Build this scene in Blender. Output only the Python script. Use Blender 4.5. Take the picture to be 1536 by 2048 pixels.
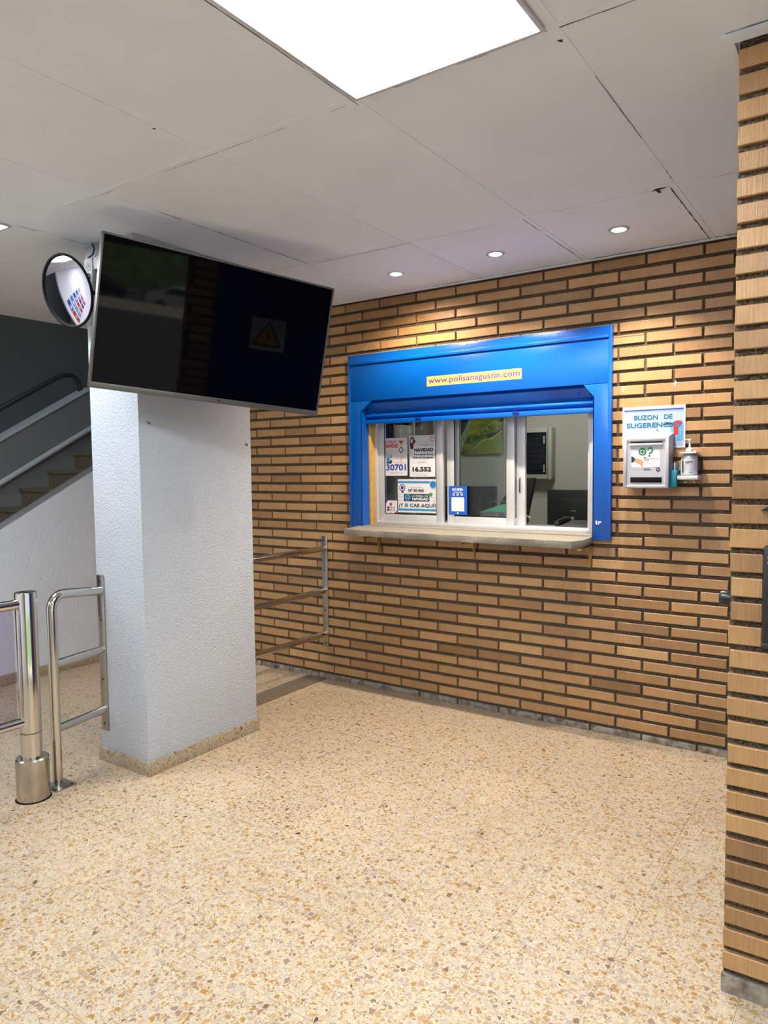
import bpy, bmesh, math, random
from mathutils import Vector, Matrix
random.seed(7)
for o in list(bpy.data.objects): bpy.data.objects.remove(o)
S = bpy.context.scene; COL = S.collection
PI = math.pi
# ------------------------------------------------------------------ camera
cd = bpy.data.cameras.new('camera'); cam = bpy.data.objects.new('camera', cd); COL.objects.link(cam)
cd.sensor_fit = 'VERTICAL'; cd.sensor_height = 36; cd.lens = 36*1450.5/2048; cd.clip_start = .02; cd.clip_end = 300
R_ = Vector((0.82518446, 0.56475295, -0.01116786)); U_ = Vector((-0.02554223, 0.05705693, 0.99804414)); F_ = Vector((-0.56428557, 0.82328526, -0.06150754))
CAM = Vector((0, -3.94729, 1.49292))
m = Matrix.Identity(4)
for i in range(3): m[i][0] = R_[i]; m[i][1] = U_[i]; m[i][2] = -F_[i]; m[i][3] = CAM[i]
cam.matrix_world = m
S.camera = cam
# ------------------------------------------------------------------ light and exposure
S.view_settings.view_transform = 'Standard'; S.view_settings.look = 'None'; S.view_settings.gamma = 1
S.view_settings.exposure = 0.84; S.view_settings.use_curve_mapping = False
SKY = .8          # overcast sky through the entrance
PANEL = 19.0       # ceiling LED panels
SPOT = 56.0        # recessed downlights (watts)
OFFICE = 10.0
w = bpy.data.worlds.new('sky'); S.world = w; w.use_nodes = True
wn = w.node_tree.nodes; wl_ = w.node_tree.links
bg = wn['Background']; bg.inputs[1].default_value = SKY; bg.inputs[0].default_value = (.80, .90, 1.0, 1)

sl = bpy.data.lights.new('street_fill_sun', 'SUN'); sl.energy = 16.0; sl.angle = .02; sl.color = (1, .95, .88)
so_ = bpy.data.objects.new('street_fill_sun', sl); COL.objects.link(so_); so_.rotation_euler = Vector((-.75, .15, .75)).to_track_quat('Z', 'Y').to_euler()   # added from behind the building to brighten the street in the television's reflection

# ------------------------------------------------------------------ material helpers
def nt(name):
    mt = bpy.data.materials.new(name); mt.use_nodes = True
    return mt, mt.node_tree.nodes, mt.node_tree.links, mt.node_tree.nodes['Principled BSDF']
def srgb(r, g, b):
    f = lambda c: (c/255/12.92) if c/255 <= .04045 else ((c/255+.055)/1.055)**2.4
    return (f(r), f(g), f(b), 1)
def P(name, col, rough=.5, metal=0, spec=.5, bump=0, bscale=200, var=0, vscale=5, emis=None, estr=0, trans=0):
    mt, n, l, b = nt(name)
    b.inputs['Base Color'].default_value = col; b.inputs['Roughness'].default_value = rough
    b.inputs['Metallic'].default_value = metal; b.inputs['Specular IOR Level'].default_value = spec
    if trans: b.inputs['Transmission Weight'].default_value = trans
    if emis: b.inputs['Emission Color'].default_value = emis; b.inputs['Emission Strength'].default_value = estr
    tc = n.new('ShaderNodeTexCoord')
    if bump:
        t = n.new('ShaderNodeTexNoise'); t.inputs['Scale'].default_value = bscale; t.inputs['Detail'].default_value = 3
        bp = n.new('ShaderNodeBump'); bp.inputs['Strength'].default_value = bump; bp.inputs['Distance'].default_value = .003
        l.new(tc.outputs['Object'], t.inputs['Vector']); l.new(t.outputs['Fac'], bp.inputs['Height']); l.new(bp.outputs['Normal'], b.inputs['Normal'])
    if var:
        t = n.new('ShaderNodeTexNoise'); t.inputs['Scale'].default_value = vscale; t.inputs['Detail'].default_value = 5
        mr = n.new('ShaderNodeMapRange'); mr.inputs[1].default_value = .3; mr.inputs[2].default_value = .7; mr.inputs[3].default_value = 1-var; mr.inputs[4].default_value = 1+var*.5
        hs = n.new('ShaderNodeHueSaturation'); hs.inputs['Color'].default_value = col
        l.new(tc.outputs['Object'], t.inputs['Vector']); l.new(t.outputs['Fac'], mr.inputs[0]); l.new(mr.outputs[0], hs.inputs['Value']); l.new(hs.outputs[0], b.inputs['Base Color'])
    return mt
def N(n, typ, **kw):
    o = n.new(typ)
    for k, v in kw.items():
        if k.startswith('i_'):
            o.inputs[int(k[2:])].default_value = v
        else: setattr(o, k, v)
    return o
def mth(n, l, op, a, b=None, c=None):
    o = n.new('ShaderNodeMath'); o.operation = op
    for i, v in enumerate((a, b, c)):
        if v is None: continue
        if isinstance(v, (int, float)): o.inputs[i].default_value = v
        else: l.new(v, o.inputs[i])
    return o.outputs[0]
def mixc(n, l, fac, a, b, mode='MIX'):
    o = n.new('ShaderNodeMix'); o.data_type = 'RGBA'; o.blend_type = mode
    for i, v in ((0, fac), (6, a), (7, b)):
        if isinstance(v, (int, float, tuple)): o.inputs[i].default_value = v
        else: l.new(v, o.inputs[i])
    return o.outputs[2]

def brick_material(name, horizontal_axis=0):
    mt, n, l, b = nt(name)
    at = N(n, 'ShaderNodeAttribute', attribute_name='tint')
    geo = n.new('ShaderNodeNewGeometry'); pos = geo.outputs['Position']
    mp = N(n, 'ShaderNodeMapping'); mp.inputs['Scale'].default_value = (1, 1, .045)
    l.new(pos, mp.inputs['Vector'])
    st = N(n, 'ShaderNodeTexNoise'); st.inputs['Scale'].default_value = 260; st.inputs['Detail'].default_value = 3
    l.new(mp.outputs[0], st.inputs['Vector'])
    bl = N(n, 'ShaderNodeTexNoise'); bl.inputs['Scale'].default_value = 14; bl.inputs['Detail'].default_value = 5; l.new(pos, bl.inputs['Vector'])
    fi = N(n, 'ShaderNodeTexNoise'); fi.inputs['Scale'].default_value = 450; fi.inputs['Detail'].default_value = 2; l.new(pos, fi.inputs['Vector'])
    cr = n.new('ShaderNodeValToRGB'); e = cr.color_ramp.elements
    e[0].position = 0; e[0].color = (.26, .138, .058, 1); e[1].position = 1; e[1].color = (.55, .325, .14, 1)
    x = e.new(.5); x.color = (.45, .252, .104, 1); x = e.new(.85); x.color = (.475, .27, .112, 1)
    l.new(at.outputs['Fac'], cr.inputs[0])
    v1 = mth(n, l, 'MULTIPLY_ADD', st.outputs['Fac'], .55, .72)
    v2 = mth(n, l, 'MULTIPLY_ADD', bl.outputs['Fac'], .35, .82)
    v = mth(n, l, 'MULTIPLY', v1, v2)
    hs = N(n, 'ShaderNodeHueSaturation'); l.new(cr.outputs[0], hs.inputs['Color']); l.new(v, hs.inputs['Value'])
    # pale specks
    sp = N(n, 'ShaderNodeTexNoise'); sp.inputs['Scale'].default_value = 320; l.new(pos, sp.inputs['Vector'])
    spk = mth(n, l, 'GREATER_THAN', sp.outputs['Fac'], .74)
    col = mixc(n, l, spk, hs.outputs[0], (.62, .48, .30, 1))
    l.new(col, b.inputs['Base Color'])
    rg = mth(n, l, 'MULTIPLY_ADD', at.outputs['Fac'], .2, .20)
    l.new(rg, b.inputs['Roughness'])
    hb = mth(n, l, 'ADD', st.outputs['Fac'], mth(n, l, 'MULTIPLY', fi.outputs['Fac'], .6))
    bp = n.new('ShaderNodeBump'); bp.inputs['Strength'].default_value = .8; bp.inputs['Distance'].default_value = .0016
    l.new(hb, bp.inputs['Height']); l.new(bp.outputs[0], b.inputs['Normal'])
    return mt
def mortar_material():
    mt, n, l, b = nt('dark_mortar')
    geo = n.new('ShaderNodeNewGeometry')
    a = N(n, 'ShaderNodeTexNoise'); a.inputs['Scale'].default_value = 170; a.inputs['Detail'].default_value = 4
    l.new(geo.outputs['Position'], a.inputs['Vector'])
    cr = n.new('ShaderNodeValToRGB'); e = cr.color_ramp.elements
    e[0].position = .35; e[0].color = (.03, .02, .012, 1); e[1].position = .7; e[1].color = (.19, .14, .09, 1)
    l.new(a.outputs['Fac'], cr.inputs[0]); l.new(cr.outputs[0], b.inputs['Base Color']); b.inputs['Roughness'].default_value = .95
    bp = n.new('ShaderNodeBump'); bp.inputs['Strength'].default_value = 1; bp.inputs['Distance'].default_value = .006
    l.new(a.outputs['Fac'], bp.inputs['Height']); l.new(bp.outputs[0], b.inputs['Normal'])
    return mt
def terrazzo(name, dark=1.0, joints=True, dims='2D', tile=(.3425, .347), org=(-1.66, -2.522), chip=(.46, .22)):
    mt, n, l, b = nt(name)
    geo = n.new('ShaderNodeNewGeometry'); pos = geo.outputs['Position']
    wob = N(n, 'ShaderNodeTexNoise'); wob.inputs['Scale'].default_value = 80; wob.inputs['Detail'].default_value = 2; l.new(pos, wob.inputs['Vector'])
    sub = n.new('ShaderNodeVectorMath'); sub.operation = 'SUBTRACT'; l.new(wob.outputs['Color'], sub.inputs[0]); sub.inputs[1].default_value = (.5, .5, .5)
    sc = n.new('ShaderNodeVectorMath'); sc.operation = 'SCALE'; l.new(sub.outputs[0], sc.inputs[0]); sc.inputs['Scale'].default_value = .010
    ad = n.new('ShaderNodeVectorMath'); ad.operation = 'ADD'; l.new(pos, ad.inputs[0]); l.new(sc.outputs[0], ad.inputs[1])
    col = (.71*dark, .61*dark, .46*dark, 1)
    ws = N(n, 'ShaderNodeTexNoise'); ws.inputs['Scale'].default_value = 3; ws.inputs['Detail'].default_value = 4; l.new(pos, ws.inputs['Vector'])
    c = mixc(n, l, mth(n, l, 'MULTIPLY', ws.outputs['Fac'], .7), col, (.70*dark, .55*dark, .35*dark, 1))
    for (scale, thr, g0, off) in ((170, .25, .06, 3.1), (96, .34, .06, 1.7), (54, .46, .07, 0)):
        mp = N(n, 'ShaderNodeMapping'); mp.inputs['Location'].default_value = (off, off, off); l.new(ad.outputs[0], mp.inputs['Vector'])
        vr = []
        for feat in ('F1', 'DISTANCE_TO_EDGE'):
            v = N(n, 'ShaderNodeTexVoronoi', feature=feat, voronoi_dimensions=dims); v.inputs['Scale'].default_value = scale; l.new(mp.outputs[0], v.inputs['Vector']); vr.append(v)
        sep = n.new('ShaderNodeSeparateColor'); l.new(vr[0].outputs['Color'], sep.inputs[0])
        ex = mth(n, l, 'GREATER_THAN', sep.outputs[0], thr)
        gap = mth(n, l, 'MULTIPLY_ADD', sep.outputs[1], .24, g0)
        ins = mth(n, l, 'GREATER_THAN', vr[1].outputs['Distance'], gap)
        mk = mth(n, l, 'MULTIPLY', ex, ins)
        cr = n.new('ShaderNodeValToRGB'); cr.color_ramp.interpolation = 'CONSTANT'; e = cr.color_ramp.elements
        pal = [(0, (.60, .50, .37)), (.16, (.52, .33, .14)), (.32, (.54, .38, .22)), (.47, (.46, .36, .31)), (.62, (.43, .225, .055)), (.74, (.56, .47, .37)), (.84, (.33, .22, .155)), (.93, (.20, .11, .06)), (.952, (.60, .43, .21)), (.994, (.06, .045, .04))]
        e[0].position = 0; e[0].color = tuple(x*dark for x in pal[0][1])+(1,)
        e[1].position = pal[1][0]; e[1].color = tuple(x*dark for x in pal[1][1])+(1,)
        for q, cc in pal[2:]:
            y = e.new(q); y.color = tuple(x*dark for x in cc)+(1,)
        l.new(sep.outputs[2], cr.inputs[0])
        c = mixc(n, l, mth(n, l, 'MULTIPLY', mk, .95), c, cr.outputs[0])
    sx = n.new('ShaderNodeSeparateXYZ'); l.new(pos, sx.inputs[0])
    if joints:
        fs = []
        ms = []
        for k, ax in enumerate((0, 1)):
            u = mth(n, l, 'DIVIDE', mth(n, l, 'SUBTRACT', sx.outputs[ax], org[k]), tile[k])
            fl = mth(n, l, 'FLOOR', u); fs.append(fl)
            fr = mth(n, l, 'SUBTRACT', u, fl)
            d = mth(n, l, 'ABSOLUTE', mth(n, l, 'SUBTRACT', fr, .5))
            ms.append(mth(n, l, 'GREATER_THAN', d, .5-.0008/tile[k]))
        jm = mth(n, l, 'MAXIMUM', ms[0], ms[1])
        cb = n.new('ShaderNodeCombineXYZ'); l.new(fs[0], cb.inputs[0]); l.new(fs[1], cb.inputs[1])
        wt = N(n, 'ShaderNodeTexWhiteNoise', noise_dimensions='2D'); l.new(cb.outputs[0], wt.inputs['Vector'])
        hs = n.new('ShaderNodeHueSaturation'); l.new(c, hs.inputs['Color']); l.new(mth(n, l, 'MULTIPLY_ADD', wt.outputs['Value'], .07, .73), hs.inputs['Value'])
        jn = N(n, 'ShaderNodeTexNoise'); jn.inputs['Scale'].default_value = 4; l.new(pos, jn.inputs['Vector'])
        jf = mth(n, l, 'MULTIPLY', jm, mth(n, l, 'MULTIPLY_ADD', jn.outputs['Fac'], 1.0, .25))
        c = mixc(n, l, jf, hs.outputs[0], (.14, .08, .04, 1))
    l.new(c, b.inputs['Base Color'])
    rn = N(n, 'ShaderNodeTexNoise'); rn.inputs['Scale'].default_value = 6; l.new(pos, rn.inputs['Vector'])
    l.new(mth(n, l, 'MULTIPLY_ADD', rn.outputs['Fac'], .18, .26), b.inputs['Roughness'])
    b.inputs['Specular IOR Level'].default_value = .35
    return mt
def plaster(name, col, strength=.6, scale=90, dist=.004):
    mt, n, l, b = nt(name)
    geo = n.new('ShaderNodeNewGeometry'); pos = geo.outputs['Position']
    a = N(n, 'ShaderNodeTexNoise'); a.inputs['Scale'].default_value = scale; a.inputs['Detail'].default_value = 3; a.inputs['Roughness'].default_value = .55
    a.inputs['Distortion'].default_value = .4
    l.new(pos, a.inputs['Vector'])
    v = N(n, 'ShaderNodeTexNoise'); v.inputs['Scale'].default_value = 3; v.inputs['Detail'].default_value = 4; l.new(pos, v.inputs['Vector'])
    hs = n.new('ShaderNodeHueSaturation'); hs.inputs['Color'].default_value = col; l.new(mth(n, l, 'MULTIPLY_ADD', v.outputs['Fac'], .12, .94), hs.inputs['Value'])
    l.new(hs.outputs[0], b.inputs['Base Color']); b.inputs['Roughness'].default_value = .55; b.inputs['Specular IOR Level'].default_value = .4
    bp = n.new('ShaderNodeBump'); bp.inputs['Strength'].default_value = strength; bp.inputs['Distance'].default_value = dist
    l.new(a.outputs['Fac'], bp.inputs['Height']); l.new(bp.outputs[0], b.inputs['Normal'])
    return mt
def base_course_material():
    mt, n, l, b = nt('grey_painted_base_course')
    geo = n.new('ShaderNodeNewGeometry')
    a = N(n, 'ShaderNodeTexNoise'); a.inputs['Scale'].default_value = 22; a.inputs['Detail'].default_value = 6; l.new(geo.outputs['Position'], a.inputs['Vector'])
    cr = n.new('ShaderNodeValToRGB'); e = cr.color_ramp.elements
    e[0].position = .34; e[0].color = (.12, .085, .055, 1); e[1].position = .6; e[1].color = (.34, .30, .25, 1)
    l.new(a.outputs['Fac'], cr.inputs[0]); l.new(cr.outputs[0], b.inputs['Base Color']); b.inputs['Roughness'].default_value = .6
    return mt
def glass_material(name, tint=(1, 1, 1, 1), rough=0.0, ior=1.5):
    mt = bpy.data.materials.new(name); mt.use_nodes = True; n = mt.node_tree.nodes; l = mt.node_tree.links
    n.clear(); o = n.new('ShaderNodeOutputMaterial'); mx = n.new('ShaderNodeMixShader'); t = n.new('ShaderNodeBsdfTransparent'); g = n.new('ShaderNodeBsdfGlossy')
    f = n.new('ShaderNodeFresnel'); f.inputs[0].default_value = ior; t.inputs[0].default_value = tint; g.inputs['Roughness'].default_value = rough
    l.new(f.outputs[0], mx.inputs[0]); l.new(t.outputs[0], mx.inputs[1]); l.new(g.outputs[0], mx.inputs[2]); l.new(mx.outputs[0], o.inputs[0])
    return mt

M = {}
M['brick'] = brick_material('glazed_ochre_brick')
M['mortar'] = mortar_material()
M['basec'] = base_course_material()
M['floor'] = terrazzo('terrazzo_floor')
M['skirt'] = terrazzo('terrazzo_skirting', .58, False, '3D')
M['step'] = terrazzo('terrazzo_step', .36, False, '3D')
M['ceil'] = P('ceiling_paint', (.78, .835, .89, 1), .75, bump=.12, bscale=90, var=.03, vscale=4)
M['crack'] = P('ceiling_crack', (.03, .026, .022, 1), .9)
M['pillar'] = plaster('stippled_pillar_paint', (.53, .565, .62, 1), 1.0, 110, .008)
M['wallw'] = plaster('stippled_stair_wall_paint', (.66, .70, .76, 1), .8, 55, .009)
M['stairdk'] = plaster('dark_grey_wall_paint', (.13, .13, .125, 1), .15, 60, .002)
M['wallg'] = plaster('smooth_grey_wall_paint', (.26, .265, .265, 1), .15, 60, .002)
M['wallp'] = plaster('plain_white_wall_paint', (.78, .78, .80, 1), .15, 60, .002)
M['office'] = plaster('office_wall_paint', (.46, .46, .41, 1), .15, 60, .002)
M['steel'] = P('polished_stainless_steel', (.62, .58, .53, 1), .12, 1, bump=.03, bscale=25)
M['steel2'] = P('brushed_stainless_plate', (.42, .39, .35, 1), .3, 1)
M['bolt'] = P('bolt_head', (.12, .10, .08, 1), .4, 1)
M['blue'] = P('blue_gloss_paint', srgb(0, 86, 182), .22, bump=.22, bscale=230, spec=.5)
M['bluedk'] = P('dark_blue_door_paint', srgb(10, 40, 120), .35, bump=.1, bscale=200)
M['alu'] = P('satin_aluminium', (.62, .62, .63, 1), .38, .35, var=.03, vscale=9)
M['alud'] = P('dark_grey_aluminium', (.28, .28, .28, 1), .5, .4)  # darker aluminium for the floor strip lines and office shelves
M['rubber'] = P('black_gasket', (.008, .008, .008, 1), .8, spec=.1)
M['yell'] = P('yellow_wood_jamb', (.62, .36, .09, 1), .5, var=.2, vscale=20)
M['stone'] = P('rough_stone_slab', (.27, .24, .19, 1), .85, bump=1, bscale=160, var=.25, vscale=120)
M['bras'] = P('gold_painted_bracket', (.42, .26, .08, 1), .4, .6)
M['white'] = P('white_plastic', (.62, .62, .62, 1), .35)
M['paper'] = P('white_paper', (.66, .66, .69, 1), .6)
M['black'] = P('black_plastic', (.012, .012, .014, 1), .3)
M['blackm'] = P('matt_black_plastic', (.02, .02, .022, 1), .55)
M['screen'] = P('black_tv_glass', (.0012, .0012, .002, 1), .03, spec=.12)
M['bezel'] = P('silver_bezel', (.13, .12, .113, 1), .42, .4)
M['glass'] = glass_material('window_glass', (.95, .97, .96, 1), ior=1.36)
M['smoke'] = glass_material('tinted_gate_panel', (.84, .81, .88, 1), ior=1.02)
M['mirror'] = P('mirror_acrylic', (.80, .80, .92, 1), .03, 1, bump=.012, bscale=14)
M['ink'] = P('black_ink', (.015, .015, .02, 1), .6)
M['inkg'] = P('grey_ink', (.30, .30, .34, 1), .6)
M['inkb'] = P('blue_ink', srgb(25, 60, 160), .6)
M['inkn'] = P('navy_ink', srgb(58, 50, 130), .6)
M['inkr'] = P('red_ink', srgb(190, 30, 25), .6)
M['inkbr'] = P('brown_ink', srgb(90, 25, 22), .6)
M['inkt'] = P('teal_ink', srgb(10, 98, 130), .6)
M['inkc'] = P('light_blue_ink', srgb(45, 130, 185), .6)
M['inky'] = P('gold_ink', srgb(235, 180, 60), .6)
M['inkgr'] = P('green_ink', srgb(20, 110, 60), .6)
M['inklg'] = P('light_green_ink', srgb(80, 160, 60), .6)
M['inkw'] = P('white_ink', (.70, .70, .70, 1), .6)
M['pale'] = P('pale_grey_print', (.55, .55, .60, 1), .6)
M['signbg'] = P('pale_blue_paper', srgb(158, 176, 198), .5)
M['ylw'] = P('yellow_sticker', srgb(250, 165, 92), .5)
M['bluesign'] = P('blue_sign', srgb(20, 85, 185), .5)
M['dkteal'] = P('dark_slate_print', srgb(35, 55, 75), .6)
M['skin'] = P('hand_print', srgb(215, 150, 90), .6)
M['teal'] = P('teal_acrylic', srgb(0, 130, 145), .25)
M['boxg'] = P('silver_box', (.46, .46, .48, 1), .32, .25)
M['boxd'] = P('light_grey_panel', (.46, .46, .49, 1), .4, .1)
M['gel'] = P('clear_bottle', (.42, .44, .42, 1), .15)
M['tg'] = P('turquoise_print', srgb(90, 150, 190), .6)
M['greenp'] = P('green_folder', srgb(0, 150, 110), .5)
M['sage'] = P('cabinet_grey_green', (.42, .43, .37, 1), .5)
M['cabg'] = P('cabinet_dark_glass', (.01, .014, .02, 1), .12)
M['led'] = P('led_diffuser', (.9, .9, .9, 1), .5, emis=(.90, .97, 1.04, 1), estr=PANEL)
M['spot'] = P('downlight_lens', (.9, .9, .9, 1), .5, emis=(1.0, .93, .82, 1), estr=40)
M['chrome'] = P('satin_ring', (.45, .45, .46, 1), .45, .3)
M['grass'] = P('grass', (.06, .105, .045, 1), .9, var=.5, vscale=1.2)
M['asph'] = P('asphalt', (.11, .11, .12, 1), .85, var=.2, vscale=2)
M['car1'] = P('silver_car_paint', (.45, .47, .50, 1), .25, .5)
M['car2'] = P('dark_car_paint', (.03, .035, .05, 1), .25, .3)
M['cwin'] = P('car_window', (.01, .012, .014, 1), .05)
M['tyre'] = P('tyre', (.015, .015, .015, 1), .8)
M['conc'] = P('pale_concrete', (.45, .42, .36, 1), .8, var=.1)
M['handr'] = P('dark_handrail_paint', (.055, .06, .06, 1), .35, .3)

# ------------------------------------------------------------------ geometry helpers
ORG = {}
class MB:
    def __init__(s): s.bm = bmesh.new(); s.mi = 0
    def face(s, vs, mi=None):
        f = s.bm.faces.new([s.bm.verts.new(v) for v in vs]); f.material_index = s.mi if mi is None else mi; return f
    def box(s, x0, x1, y0, y1, z0, z1, bev=0):
        vs = [s.bm.verts.new(v) for v in ((x0,y0,z0),(x1,y0,z0),(x1,y1,z0),(x0,y1,z0),(x0,y0,z1),(x1,y0,z1),(x1,y1,z1),(x0,y1,z1))]
        fs = [s.bm.faces.new([vs[i] for i in q]) for q in ((3,2,1,0),(4,5,6,7),(0,1,5,4),(1,2,6,5),(2,3,7,6),(3,0,4,7))]
        for f in fs: f.material_index = s.mi
        if bev:
            es = list({e for f in fs for e in f.edges})
            r = bmesh.ops.bevel(s.bm, geom=es, offset=bev, segments=2, profile=.5, affect='EDGES', clamp_overlap=True)
            for f in r['faces']: f.material_index = s.mi
        return s
    def prism(s, pts, d, bev=0):
        """polygon pts (3d) extruded by vector d"""
        d = Vector(d); a = [s.bm.verts.new(p) for p in pts]; b_ = [s.bm.verts.new(Vector(p)+d) for p in pts]
        fs = [s.bm.faces.new(a[::-1]), s.bm.faces.new(b_)]
        k = len(pts)
        for i in range(k): fs.append(s.bm.faces.new((a[i], a[(i+1) % k], b_[(i+1) % k], b_[i])))
        for f in fs: f.material_index = s.mi
        if bev:
            es = list({e for f in fs for e in f.edges})
            bmesh.ops.bevel(s.bm, geom=es, offset=bev, segments=2, profile=.5, affect='EDGES', clamp_overlap=True)
        return s
    def tube(s, path, r, seg=20, caps=True, closed=False):
        path = [Vector(p) for p in path]; k = len(path); rings = []
        up = None
        for i, p in enumerate(path):
            if closed: t = (path[(i+1) % k]-path[i-1]).normalized()
            else: t = (path[min(i+1, k-1)]-path[max(i-1, 0)]).normalized()
            if up is None:
                up = Vector((0, 0, 1)) if abs(t.z) < .9 else Vector((1, 0, 0))
            a = t.cross(up).normalized(); up = a.cross(t).normalized()
            rr = r[i] if isinstance(r, (list, tuple)) else r
            rings.append([s.bm.verts.new(p+rr*(math.cos(q)*a+math.sin(q)*up)) for q in [2*PI*j/seg for j in range(seg)]])
        n = k if closed else k-1
        for i in range(n):
            A = rings[i]; B = rings[(i+1) % k]
            for j in range(seg):
                f = s.bm.faces.new((A[j], A[(j+1) % seg], B[(j+1) % seg], B[j])); f.smooth = True; f.material_index = s.mi
        if caps and not closed:
            for A, fl in ((rings[0], 0), (rings[-1], 1)):
                f = s.bm.faces.new(A if fl else A[::-1]); f.material_index = s.mi
        return s
    def lathe(s, c, axis, prof, seg=32):
        """prof: (radius, height) along axis from c"""
        c = Vector(c); ax = Vector(axis).normalized(); a = ax.orthogonal().normalized(); b_ = ax.cross(a)
        rings = []
        for r, h in prof:
            rings.append([s.bm.verts.new(c+ax*h+max(r, 1e-5)*(math.cos(q)*a+math.sin(q)*b_)) for q in [2*PI*j/seg for j in range(seg)]])
        for A, B in zip(rings, rings[1:]):
            for j in range(seg):
                f = s.bm.faces.new((A[j], A[(j+1) % seg], B[(j+1) % seg], B[j])); f.smooth = True; f.material_index = s.mi
        f = s.bm.faces.new(rings[0][::-1]); f.material_index = s.mi
        f = s.bm.faces.new(rings[-1]); f.material_index = s.mi
        return s
    def build(s, name, mats, parent=None, local=False, sharp=35):
        bmesh.ops.recalc_face_normals(s.bm, faces=s.bm.faces)
        me = bpy.data.meshes.new(name)
        org = ORG.get(parent.name, Vector((0, 0, 0))) if parent else Vector((0, 0, 0))
        if not local and parent: bmesh.ops.translate(s.bm, verts=s.bm.verts, vec=-org)
        s.bm.to_mesh(me); s.bm.free()
        for mt in (mats if isinstance(mats, (list, tuple)) else [mats]): me.materials.append(M[mt] if isinstance(mt, str) else mt)
        try: me.set_sharp_from_angle(angle=math.radians(sharp))
        except Exception: pass
        o = bpy.data.objects.new(name, me); COL.objects.link(o)
        if parent: o.parent = parent; ORG[o.name] = org
        return o
def thing(name, label, cat, loc, group=None, rot=None):
    o = bpy.data.objects.new(name, None); COL.objects.link(o); o.location = loc; o['label'] = label; o['category'] = cat
    o.empty_display_size = .05
    if group: o['group'] = group
    if rot is not None: o.rotation_euler = rot
    ORG[o.name] = Vector(loc)
    return o
def tag(o, label, cat, group=None):
    o['label'] = label; o['category'] = cat
    if group: o['group'] = group
    return o
def struct(o): o['kind'] = 'structure'; return o
def part(o, label=None):
    if label: o['label'] = label
    return o

def text_mesh(body, bold=0.0):
    cu = bpy.data.curves.new('t', 'FONT'); cu.body = body; cu.size = 1; cu.offset = bold; cu.resolution_u = 3
    cu.space_character = 1.0
    ob = bpy.data.objects.new('t', cu); COL.objects.link(ob)
    bpy.context.view_layer.update()
    dg = bpy.context.evaluated_depsgraph_get()
    me = bpy.data.meshes.new_from_object(ob.evaluated_get(dg))
    bpy.data.objects.remove(ob); bpy.data.curves.remove(cu)
    return me
class Flat:
    """flat printed matter in a plane: origin O, right u, up v, normal n; coordinates in metres"""
    def __init__(s, O, u, v): s.O = Vector(O); s.u = Vector(u); s.v = Vector(v); s.n = s.u.cross(s.v).normalized(); s.mb = MB(); s.mats = []
    def mi(s, mat):
        if mat not in s.mats: s.mats.append(mat)
        return s.mats.index(mat)
    def pt(s, x, y, d): return s.O+s.u*x+s.v*y+s.n*d
    def poly(s, pts, mat, d=.0006): s.mb.face([s.pt(x, y, d) for x, y in pts], s.mi(mat)); return s
    def rect(s, x0, x1, y0, y1, mat, d=.0006): return s.poly([(x0, y0), (x1, y0), (x1, y1), (x0, y1)], mat, d)
    def disc(s, cx, cy, r, mat, d=.0008, ry=None, k=24): return s.poly([(cx+r*math.cos(2*PI*i/k), cy+(ry or r)*math.sin(2*PI*i/k)) for i in range(k)], mat, d)
    def ring(s, cx, cy, r0, r1, mat, d=.0008, a0=0, a1=2*PI, k=24):
        for i in range(k):
            a = a0+(a1-a0)*i/k; b_ = a0+(a1-a0)*(i+1)/k
            s.poly([(cx+r0*math.cos(a), cy+r0*math.sin(a)), (cx+r1*math.cos(a), cy+r1*math.sin(a)), (cx+r1*math.cos(b_), cy+r1*math.sin(b_)), (cx+r0*math.cos(b_), cy+r0*math.sin(b_))], mat, d)
        return s
    def text(s, body, x0, x1, y0, y1, mat, d=.001, bold=0.0):
        me = text_mesh(body, bold)
        xs = [v.co.x for v in me.vertices]; ys = [v.co.y for v in me.vertices]
        if not xs: return s
        a, b_, c, e = min(xs), max(xs), min(ys), max(ys); mi = s.mi(mat)
        vs = [s.mb.bm.verts.new(s.pt(x0+(v.co.x-a)/(b_-a)*(x1-x0), y0+(v.co.y-c)/(e-c)*(y1-y0), d)) for v in me.vertices]
        for p in me.polygons:
            try: f = s.mb.bm.faces.new([vs[i] for i in p.vertices]); f.material_index = mi
            except ValueError: pass
        bpy.data.meshes.remove(me)
        return s
    def build(s, name, parent, local=False):
        mb = s.mb
        me = bpy.data.meshes.new(name)
        org = ORG.get(parent.name, Vector((0, 0, 0)))
        if not local: bmesh.ops.translate(mb.bm, verts=mb.bm.verts, vec=-org)
        mb.bm.normal_update()
        for f in mb.bm.faces:
            if f.normal.dot(s.n) < 0: f.normal_flip()
        mb.bm.to_mesh(me); mb.bm.free()
        for k in s.mats: me.materials.append(M[k])
        o = bpy.data.objects.new(name, me); COL.objects.link(o); o.parent = parent; ORG[o.name] = org
        return o
def front(x, y, z): return Flat((x, y, z), (1, 0, 0), (0, 0, 1))   # a sheet facing the hall (-Y), origin lower left

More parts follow.
